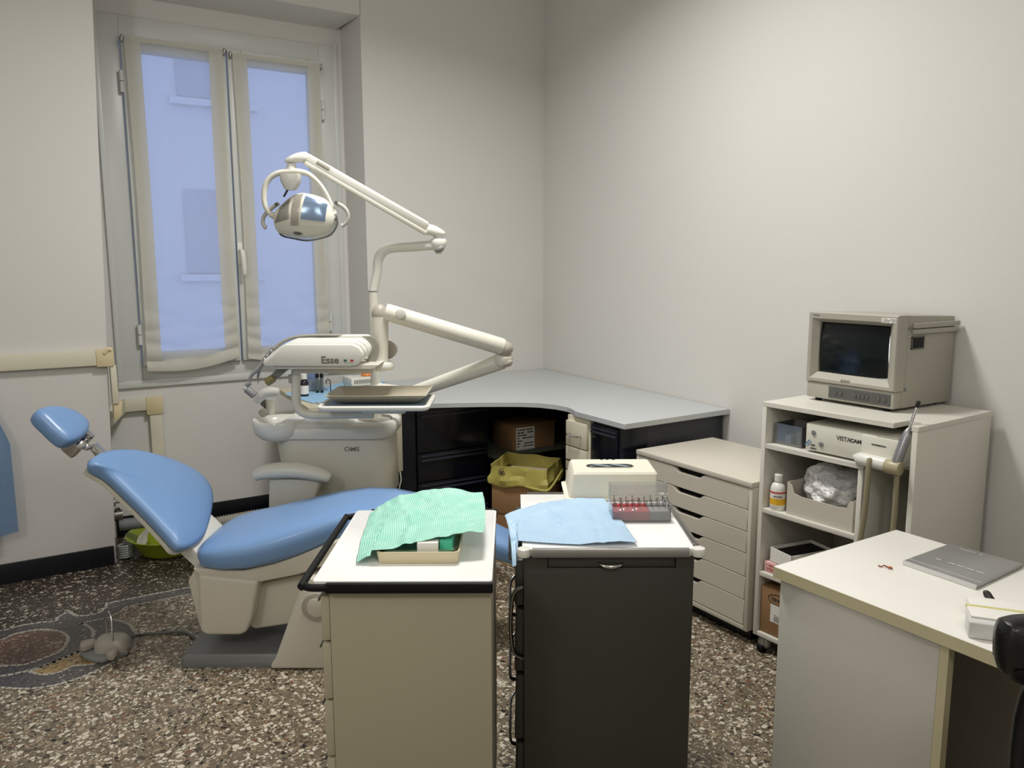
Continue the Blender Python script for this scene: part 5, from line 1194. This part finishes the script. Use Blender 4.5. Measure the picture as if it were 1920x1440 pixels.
lc = [[Vector((TX0+.014+(TX1-TX0-.03)*i/2, TY0+.014+(TY1-TY0-.03)*j/2, z0+.006)) for i in range(3)] for j in range(3)]
def sheet(name, lab, ctrl, mt, nu=110, nv=110, amp=.006, zmin=None, seed=1, thick=.0012, cat='paper bib', edge=0):
    """paper bib: smooth surface through a 3 x 3 net of points, lightly creased"""
    def lag(t): return ((t-.5)*(t-1)*2, -4*t*(t-1), t*(t-.5)*2)
    def f(u, v):
        a, b = lag(u), lag(v); p = Vector()
        for j in range(3):
            for i in range(3): p += ctrl[j][i]*(a[i]*b[j])
        q = Vector((u*4.2, v*4.2, seed)); z = amp*noise.noise(q)+amp*.35*noise.noise(q*3.1)
        z += amp*.7*(.5-abs(noise.noise(q*1.7+Vector((4, 9, 2)))))
        for cu_, k_s in ((.36, 1), (.7, -.7)): z += .0035*k_s*max(0, 1-abs(u-cu_+.02*math.sin(v*9))*22)
        for cv_, k_s in ((.40, 1), (.74, -.8)): z += .0035*k_s*max(0, 1-abs(v-cv_+.02*math.sin(u*8))*22)
        z -= edge*0
        p = Vector((p.x, p.y, p.z+z+amp*.5))
        if zmin is not None and p.z < zmin(p): p.z = zmin(p)
        return p
    m = M(UV); m.grid(f, nu, nv); o = T1(name, m, mt, lab, cat, sharp=180); md = o.modifiers.new('solidify', 'SOLIDIFY'); md.thickness = .0006; md.offset = 1; return o
C = [[Q(668, 1060, 1.745), Q(795, 1015, 1.772), Q(907, 1003, 1.80)],
     [Q(678, 1015, 1.90), Q(800, 978, 1.93), Q(910, 963, 1.95)],
     [Q(694, 966, 2.09), Q(778, 927, 2.09), Q(905, 924, 2.08)]]
def lf(u, v):
    p = lc[0][0]+(lc[0][2]-lc[0][0])*u+(lc[2][0]-lc[0][0])*v; e = max(abs(2*u-1), abs(2*v-1))
    return Vector((p.x, p.y, z0+.0056+.020*max(0, e-.75)/.25+.003*(1+noise.noise(Vector((u*4, v*4, 2))))*(1 if e > .75 else 0)))
o = T1('green_liner', M(UV).grid(lf, 40, 40), greenbib, 'mint green paper lining the inside of the beige tray', 'paper liner', sharp=180)
def gz(p): return ct+.034 if (TX0-.012 < p.x < TX1+.012 and TY0-.012 < p.y < TY1+.012) else ct+.003
sheet('green_bib', 'crumpled mint green ribbed paper bib draped over the white cart top', C, greenbib, amp=.009, zmin=gz, seed=3.3)

# ================================================================== GRAPHITE CART (foreground centre)
gc = thing('instrument_cart', 'graphite grey cart with white top, chrome rims and blue bib', 'cart', W(.235, 2.08), -YAW)
gx0, gx1, gy0, gy1, gt = .018, .452, 1.845, 2.325, .80
m = M(UV); m.box(gx0+.006, gx1-.006, gy0+.006, gy1-.004, gt-.020, gt-.001, bev=.002); P('cart_top', m, cart_top, gc)
m = M(UV); m.loft([[Vector(p) for p in ((x, gy0-.008, gt-.018), (x, gy0+.0055, gt-.018), (x, gy0+.0055, gt+.002), (x, gy0-.002, gt+.003), (x, gy0-.007, gt-.006))] for x in (gx0+.030, gx1-.022)]); P('chrome_rim', m, steel, gc)
m = M(UV); m.box(gx0+.025, gx1-.03, gy1-.003, gy1+.008, gt-.018, gt+.003, bev=.002); P('chrome_rim', m, steel, gc)
m = M(UV); m.box(gx1-.0055, gx1+.008, gy0+.03, gy1-.03, gt-.018, gt+.003, bev=.002); P('chrome_rim', m, steel, gc)
for x, y in ((gx0, gy0), (gx1-.008, gy0), (gx1-.008, gy1-.012)):
    m = M(UV); m.cyl((x+.010, y+.006, gt-.020), (x+.010, y+.006, gt+.002), .017, 24, bev=.005); P('corner_cap', m, white_pl, gc)
gb0 = .09
gbx0, gbx1 = .028, .443
m = M(UV)
sl0, sl1 = Q(1026, 1055, gy0).x, Q(1268, 1052, gy0).x; sz0_, sz1_ = Q(1100, 1066, gy0).z, Q(1100, 1048, gy0).z
by0 = gy0+.002
m.box(gbx0, gbx1, by0, by0+.018, gb0, sz0_, bev=.0015); m.box(gbx0, gbx1, by0, by0+.018, sz1_, gt-.0205, bev=.0015)
m.box(gbx0, sl0, by0, by0+.018, sz0_-.001, sz1_+.001); m.box(sl1, gbx1, by0, by0+.018, sz0_-.001, sz1_+.001)
m.box(gbx0+.012, gbx1, by0+.0185, gy1-.01, gb0, gt-.0205, bev=.002)
P('cart_body', m, greybody, gc)
m = M(UV); m.box(sl0+.002, sl1-.002, by0+.004, by0+.018, sz0_+.0015, sz1_-.0015, bev=.001); po = P('pullout_board', m, greybody, gc)
hx = (Q(1120, 1058, gy0).x+Q(1170, 1058, gy0).x)/2; hzz = Q(1145, 1059, gy0).z
m = M(UV); m.tube([(hx-.030, by0+.0, hzz+.004), (hx-.018, by0-.010, hzz), (hx, by0-.013, hzz-.001), (hx+.018, by0-.010, hzz), (hx+.030, by0+.0, hzz+.004)], [.002, .0045, .0055, .0045, .002], 12, smooth=4); P('handle', m, chrome, po)
for i, (z0, z1) in enumerate(((.645, .765), (.47, .635), (.285, .46), (.10, .275))):
    m = M(UV); m.hexa([(gbx0-.024, by0+.022, z0), (gbx0+.0115, by0+.022, z0), (gbx0+.0115, gy1-.014, z0), (gbx0-.018, gy1-.014, z0)], [(gbx0-.018, by0+.022, z1), (gbx0+.0115, by0+.022, z1), (gbx0+.0115, gy1-.014, z1), (gbx0-.018, gy1-.014, z1)], bev=.005); dr = P('drawer', m, greybody, gc)
    zc = (z0+z1)/2; m = M(UV); yy0, yy1 = gy0+.05, gy1-.05
    m.tube([(gbx0-.023, yy0+.06, zc+.03), (gbx0-.034, yy0+.09, zc+.02), (gbx0-.036, (yy0+yy1)/2, zc), (gbx0-.034, yy1-.09, zc+.02), (gbx0-.023, yy1-.06, zc+.03)], .0055, 10, smooth=5, flat=.7); P('handle', m, steel, dr)
m = M(UV); m.tube([(gbx0-.002, by0+.01, .70), (gbx0-.026, by0+.010, .68), (gbx0-.033, by0+.012, .60), (gbx0-.026, by0+.014, .53), (gbx0-.002, by0+.016, .51)], .005, 10, smooth=5, flat=1.4); P('side_bracket', m, steel, gc)
casters(gc, gbx0+.05, gbx1-.05, gy0+.06, gy1-.06, gb0)
m = M(UV); m.cyl((gbx1, by0+.06, .60), (gbx1+.006, by0+.06, .60), .007, 12); P('bumper', m, black_rub, gc)
# blue bib, partly hanging over the left edge
C = [[Q(960, 1066, 1.90), Q(1085, 1024, 1.868), Q(1195, 1020, 1.868)],
     [Q(955, 1002, 2.00), Q(1070, 974, 2.06), Q(1163, 974, 2.06)],
     [Q(946, 968, 2.08), Q(1038, 940, 2.22), Q(1133, 936, 2.25)]]
sheet('blue_bib', 'light blue ribbed paper bib lying on the graphite cart top', C, bluebib, amp=.003, zmin=lambda p: (gt+.0042 if p.x > gx0-.006 else -1), seed=8.1)
# glove box dispenser
A_, B_ = QZ(1067, 938, gt), QZ(1233, 940, gt); yv = max(A_.y, B_.y)
zt1 = Q(1073, 886, yv+.012).z; T0, T1_ = Q(1075, 888, yv+.012), Q(1233, 884, yv+.012)
dzt = zt1; far = QZ(1062, 861, dzt); far2 = QZ(1210, 860, dzt); yf = (far.y+far2.y)/2
dp = thing('glove_dispenser', 'ivory box dispenser with oval slot standing on the graphite cart', 'dispenser', W((A_.x+B_.x)/2, yv+.08, gt), -YAW)
def dring(x0, x1, y0, y1, r, z): return [Vector((x, y, z)) for x, y in rrect(x0, x1, y0, y1, r, 4)]
m = M(UV); bx0_, bx1_ = A_.x, B_.x+.002
m.loft([dring(bx0_-.012, bx1_+.012, yv-.008, yf+.014, .012, gt+.0008), dring(bx0_-.012, bx1_+.012, yv-.008, yf+.014, .012, gt+.005), dring(bx0_, bx1_, yv, yf+.010, .010, gt+.007),
        dring(T0.x-.001, T1_.x+.001, yv+.010, yf, .010, dzt-.006), dring(T0.x+.004, T1_.x-.004, yv+.015, yf-.005, .010, dzt)]); P('dispenser_shell', m, dispenser, dp, sharp=30)
sx0, sx1 = Q(1098, 872, (yv+yf)/2).x, Q(1188, 872, (yv+yf)/2).x; ym = (yv+yf)/2-.002
m = M(UV); m.prism([Vector((x, y, dzt-.0015)) for x, y in rrect(sx0, sx1, ym-.026, ym+.022, .0235, 6)], (0, 0, .003)); P('slot', m, void_m, dp)
m = M(UV); m.tube([Vector((x, y, dzt+.0005)) for x, y in rrect(sx0, sx1, ym-.026, ym+.022, .0235, 6)], .0018, 8, closed=True); P('slot_rim', m, dispenser, dp)
m = M(UV); m.grid(lambda u, v: Vector((sx0+.012+(sx1-sx0-.024)*u, ym-.014+.026*v, dzt+.0018+.0012*math.sin(u*14+v*5))), 20, 8, thick=.0004); P('glove_edge', m, mat('pale_blue_glove', (170, 190, 200), .6), dp)
P('hinge_mark', M(UV).box((sx0+sx1)/2-.020, (sx0+sx1)/2-.012, yf-.013, yf-.010, dzt, dzt+.0012).box((sx0+sx1)/2-.002, (sx0+sx1)/2+.006, yf-.013, yf-.010, dzt, dzt+.0012).box((sx0+sx1)/2+.016, (sx0+sx1)/2+.026, yf-.013, yf-.010, dzt, dzt+.0012), ink, dp)
# acrylic bur box
E0, E1 = QZ(1148, 979, gt), QZ(1258, 979, gt); by = (E0.y+E1.y)/2; ex0, ex1 = E0.x, E1.x; ed = .085; zt3 = Q(1200, 951, by).z
bur = thing('bur_box', 'clear acrylic box with red and grey bur blocks on the graphite cart', 'box', W((ex0+ex1)/2, by+.04, gt), -YAW)
m = M(UV); g0 = gt+.0008
for q in ((ex0, ex1, by, by+.002), (ex0, ex1, by+ed-.002, by+ed), (ex0, ex0+.002, by+.002, by+ed-.002), (ex1-.002, ex1, by+.002, by+ed-.002)): m.box(*q, g0, zt3)
m.box(ex0, ex1, by, by+ed, g0, g0+.002); P('box_shell', m, acryl, bur)
m = M(UV)
zl = zt3+.045
for q in ((ex0, ex1, by+ed+.010, by+ed+.012), (ex0, ex0+.002, by+ed-.02, by+ed+.010), (ex1-.002, ex1, by+ed-.02, by+ed+.010)): m.box(*q, zt3+.001, zl)
m.box(ex0, ex1, by+ed-.022, by+ed-.020, zt3+.001, zl); P('box_lid', m, acryl, bur)
xs = Q(1219, 965, by).x
m = M(UV); m.box(ex0+.004, xs, by+.004, by+ed-.006, g0+.0022, zt3-.013, bev=.001); P('red_block', m, red_m, bur)
m = M(UV); m.box(xs+.001, ex1-.004, by+.004, by+ed-.006, g0+.0022, zt3-.013, bev=.001); P('grey_block', m, mgrey_pl, bur)
m = M(UV)
for i in range(9):
    for j in range(3):
        x = ex0+.012+i*(ex1-ex0-.024)/8; y = by+.02+j*.022; m.cyl((x, y, zt3-.0135), (x, y, zt3+.004+.004*((i*7+j) % 3)), .0011, 6); m.ball((x, y, zt3+.005+.004*((i*7+j) % 3)), .0018, 8)
P('steel_burs', m, steel, bur)
for x in (ex0+.028, ex0+.062):
    m = M(UV); m.tube([(x+.009*math.cos(a), by+.016+.005*math.sin(a), zt3-.012) for a in [2*math.pi*k/20 for k in range(20)]], .0012, 6, closed=True); P('steel_ring', m, chrome, bur)

# ================================================================== DESK (right foreground)
DX0, DX1, DY0, DY1, dt = 1.552, 2.068, -.35, 1.252, .74
dk = thing('desk', 'white laminate desk with beige edge in the right foreground', 'desk', ((DX0+DX1)/2, .45, 0))
P('desk_top', M().box(DX0+.0012, DX1, DY0, DY1-.0005, dt-.029, dt, bev=.001), desk_m, dk)
P('edge_band', M().box(DX0, DX0+.001, DY0, DY1, dt-.0285, dt-.0008).box(DX0, DX1, DY1-.0003, DY1+.0006, dt-.0285, dt-.0008), deskedge, dk)
P('side_board', M().box(DX0+.012, DX0+.032, .835, 1.238, 0, dt-.03, bev=.0008), deskpan, dk)
P('board_edge', M().box(DX0+.011, DX0+.033, .815, .834, 0, dt-.03), deskedge, dk)
P('end_panel', M().box(DX0+.033, DX1-.02, 1.215, 1.235, 0, dt-.03), deskpan, dk)
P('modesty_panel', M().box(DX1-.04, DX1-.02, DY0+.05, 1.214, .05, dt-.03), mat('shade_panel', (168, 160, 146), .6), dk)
P('end_panel', M().box(DX0+.03, DX1-.02, DY0+.03, DY0+.05, 0, dt-.03), deskpan, dk)
# silver binder
pts = [(1.833, 1.086), (1.827, .904), (2.064, .915), (2.058, 1.092)]
nbk = thing('binder', 'flat silver-grey binder lying on the desk', 'binder', (1.94, 1.0, dt))
a, b, c, d_ = [Vector(p+(0,)) for p in (pts[0], pts[1], pts[2], pts[3])]
def slab(z0, z1, sc=1, bev=.0008):
    cc = (a+b+c+d_)/4; q = [cc+(p-cc)*sc for p in (a, b, c, d_)]; return M().hexa([(p.x, p.y, z0) for p in q], [(p.x, p.y, z1) for p in q], bev=bev)
P('cover', slab(dt+.0005, dt+.002), silver, nbk); P('pages', slab(dt+.0022, dt+.0085, .985, .0005), mat('grey_pages', (176, 176, 174), .6), nbk); cv = P('cover', slab(dt+.0087, dt+.0105), silver, nbk)
m = M(); e1 = a.lerp(d_, .03); e2 = b.lerp(c, .03)
m.hexa([(a.x-.002, a.y, dt+.0005), (b.x-.002, b.y, dt+.0005), (b.x+.004, b.y, dt+.0005), (a.x+.004, a.y, dt+.0005)], [(a.x-.002, a.y, dt+.0108), (b.x-.002, b.y, dt+.0108), (b.x+.004, b.y, dt+.0108), (a.x+.004, a.y, dt+.0108)], bev=.001); P('spine', m, mat('spine_metal', (214, 214, 212), .35, .3), nbk)
m = M(); f1, f2 = a.lerp(d_, .11), b.lerp(c, .11); m.hexa([(f1.x, f1.y, dt+.0105), (f2.x, f2.y, dt+.0105), (f2.x+.002, f2.y, dt+.0105), (f1.x+.002, f1.y, dt+.0105)], [(f1.x, f1.y, dt+.0109), (f2.x, f2.y, dt+.0109), (f2.x+.002, f2.y, dt+.0109), (f1.x+.002, f1.y, dt+.0109)]); P('cover_line', m, mat('spine_metal', (200, 200, 198), .3, .7), cv)
lines(cv, (1.905, 1.050, dt+.0107), (0, -1, 0), (1, 0, 0), .12, .012, 1, mat('embossing', (205, 205, 203), .35, .2), 41, name='embossed_marks')
lines(cv, (2.030, 1.055, dt+.0107), (0, -1, 0), (1, 0, 0), .06, .008, 1, mat('embossing', (205, 205, 203), .35, .2), 43, name='embossed_marks')
# little copper piece
p = Vector((1.779, 1.094, dt+.002))
T1('copper_clip', M().tube([p+Vector(v) for v in ((-.012, .016, .002), (-.008, .010, 0), (-.002, .006, .003), (.002, 0, 0), (.006, -.006, .002), (.002, -.012, 0), (-.004, -.010, .002), (-.003, -.004, .003), (.004, -.002, .001))], .0016, 8, smooth=4), copper, 'tiny bent copper clip on the white desk', 'clip', group=None)
# white box with lid and pen at the desk edge
p = G(1815, 1197, dt); q = G(1890, 1208, dt)
WF = Matrix.Translation((p.x, p.y, dt)) @ Matrix.Rotation(math.atan2((q-p).y, (q-p).x), 4, 'Z')
wbx = thing('card_box', 'low white box with a yellow edged card at the near right of the desk', 'box', (p.x, p.y-.08, dt))
WL = .19
m = M(WF); m.box(0, WL, 0, .05, .0006, .036, bev=.004, seg=3); P('box_base', m, mat('satin_white_box', (206, 206, 202), .3), wbx)
m = M(WF); m.box(.006, WL+.01, .022, .075, .0365, .040, bev=.001); P('white_card', m, paper, wbx)
m = M(WF); m.box(.004, WL+.01, .075, .082, .0366, .0405, bev=.0005); P('yellow_edge', m, mat('yellow_edge', (206, 200, 120), .6), wbx)
m = M(WF); m.box(.012, WL+.01, .0825, .13, .0006, .041, bev=.002); P('rear_block', m, paper, wbx)
p = Q(1848, 1142, 1.62); r_ = Q(1848, 1124, 1.66)
b0 = WF @ Vector((.035, .145, .0)); 
b0 = G(1853, 1158, dt)
m = M(); m.tube([b0+Vector((.02, -.03, .006)), b0+Vector((.012, -.01, .022)), b0+Vector((.012, .012, .045)), b0+Vector((.012, .016, .052))], [.006, .008, .008, .004], 14, smooth=3)
T1('dark_pen', m, mat('brown_black', (44, 38, 36), .4), 'dark rounded pen end sticking up behind the low white box', 'pen')

# ================================================================== BLACK CHAIR at the right edge
oc_ = thing('office_chair', 'black office chair, only its padded back corner in view at the right edge', 'chair', W(1.02, 1.12), -YAW)
bz_ = [(1878, 1200), (1884, 1176), (1898, 1166), (1960, 1160), (2200, 1160), (2240, 1190), (2240, 1330), (2200, 1370), (1990, 1320), (1920, 1284), (1888, 1268), (1878, 1250)]
rings = []
o_ = [Q(x, y, 1.15) for x, y in bz_]; o2 = smooth_outline([(p.x, p.z) for p in o_], 4); cx_ = sum(p[0] for p in o2)/len(o2); cz_ = sum(p[1] for p in o2)/len(o2)
for k, v_ in ((.5, .0), (.93, .0), (1, .012), (1, .035), (.95, .05), (.5, .054)): rings.append([Vector((cx_+(x-cx_)*k if k < .9 else cx_+(x-cx_)+math.copysign(min(.012, abs(1-k)*.1), cx_-x), 1.13+v_, cz_+(z-cz_)*k if k < .9 else z+math.copysign(min(.010, abs(1-k)*.1), cz_-z))) for x, z in o2])
P('backrest', M(UV).loft(rings), mat('black_leatherette', (16, 16, 17), .32, bump=.3), oc_, sharp=70)
m = M(UV); m.tube([(cx_, 1.19, cz_-.02), (cx_, 1.24, cz_-.15), (cx_, 1.22, .50), (cx_, 1.12, .455)], .022, 12, smooth=4); P('back_bar', m, black_pl, oc_)
m = M(UV); m.box(cx_-.22, cx_+.22, .72, 1.17, .455, .525, bev=.025, seg=3); P('seat', m, mat('black_leatherette', (16, 16, 17), .32, bump=.3), oc_)
m = M(UV); m.cyl((cx_, .95, .12), (cx_, .95, .455), .025, 20); P('gas_column', m, chrome, oc_)
for i in range(5):
    a = 2*math.pi*i/5; e = Vector((cx_+.27*math.cos(a), .95+.27*math.sin(a), .07)); m = M(UV); m.tube([(cx_, .95, .125), e], [.026, .016], 10); P('base_leg', m, black_pl, oc_)
    m = M(UV); m.cyl((e.x-.015, e.y, .028), (e.x+.015, e.y, .028), .028, 18, bev=.003); m.cyl((e.x, e.y, .03), (e.x, e.y, .07), .006, 8); P('castor', m, black_rub, oc_)
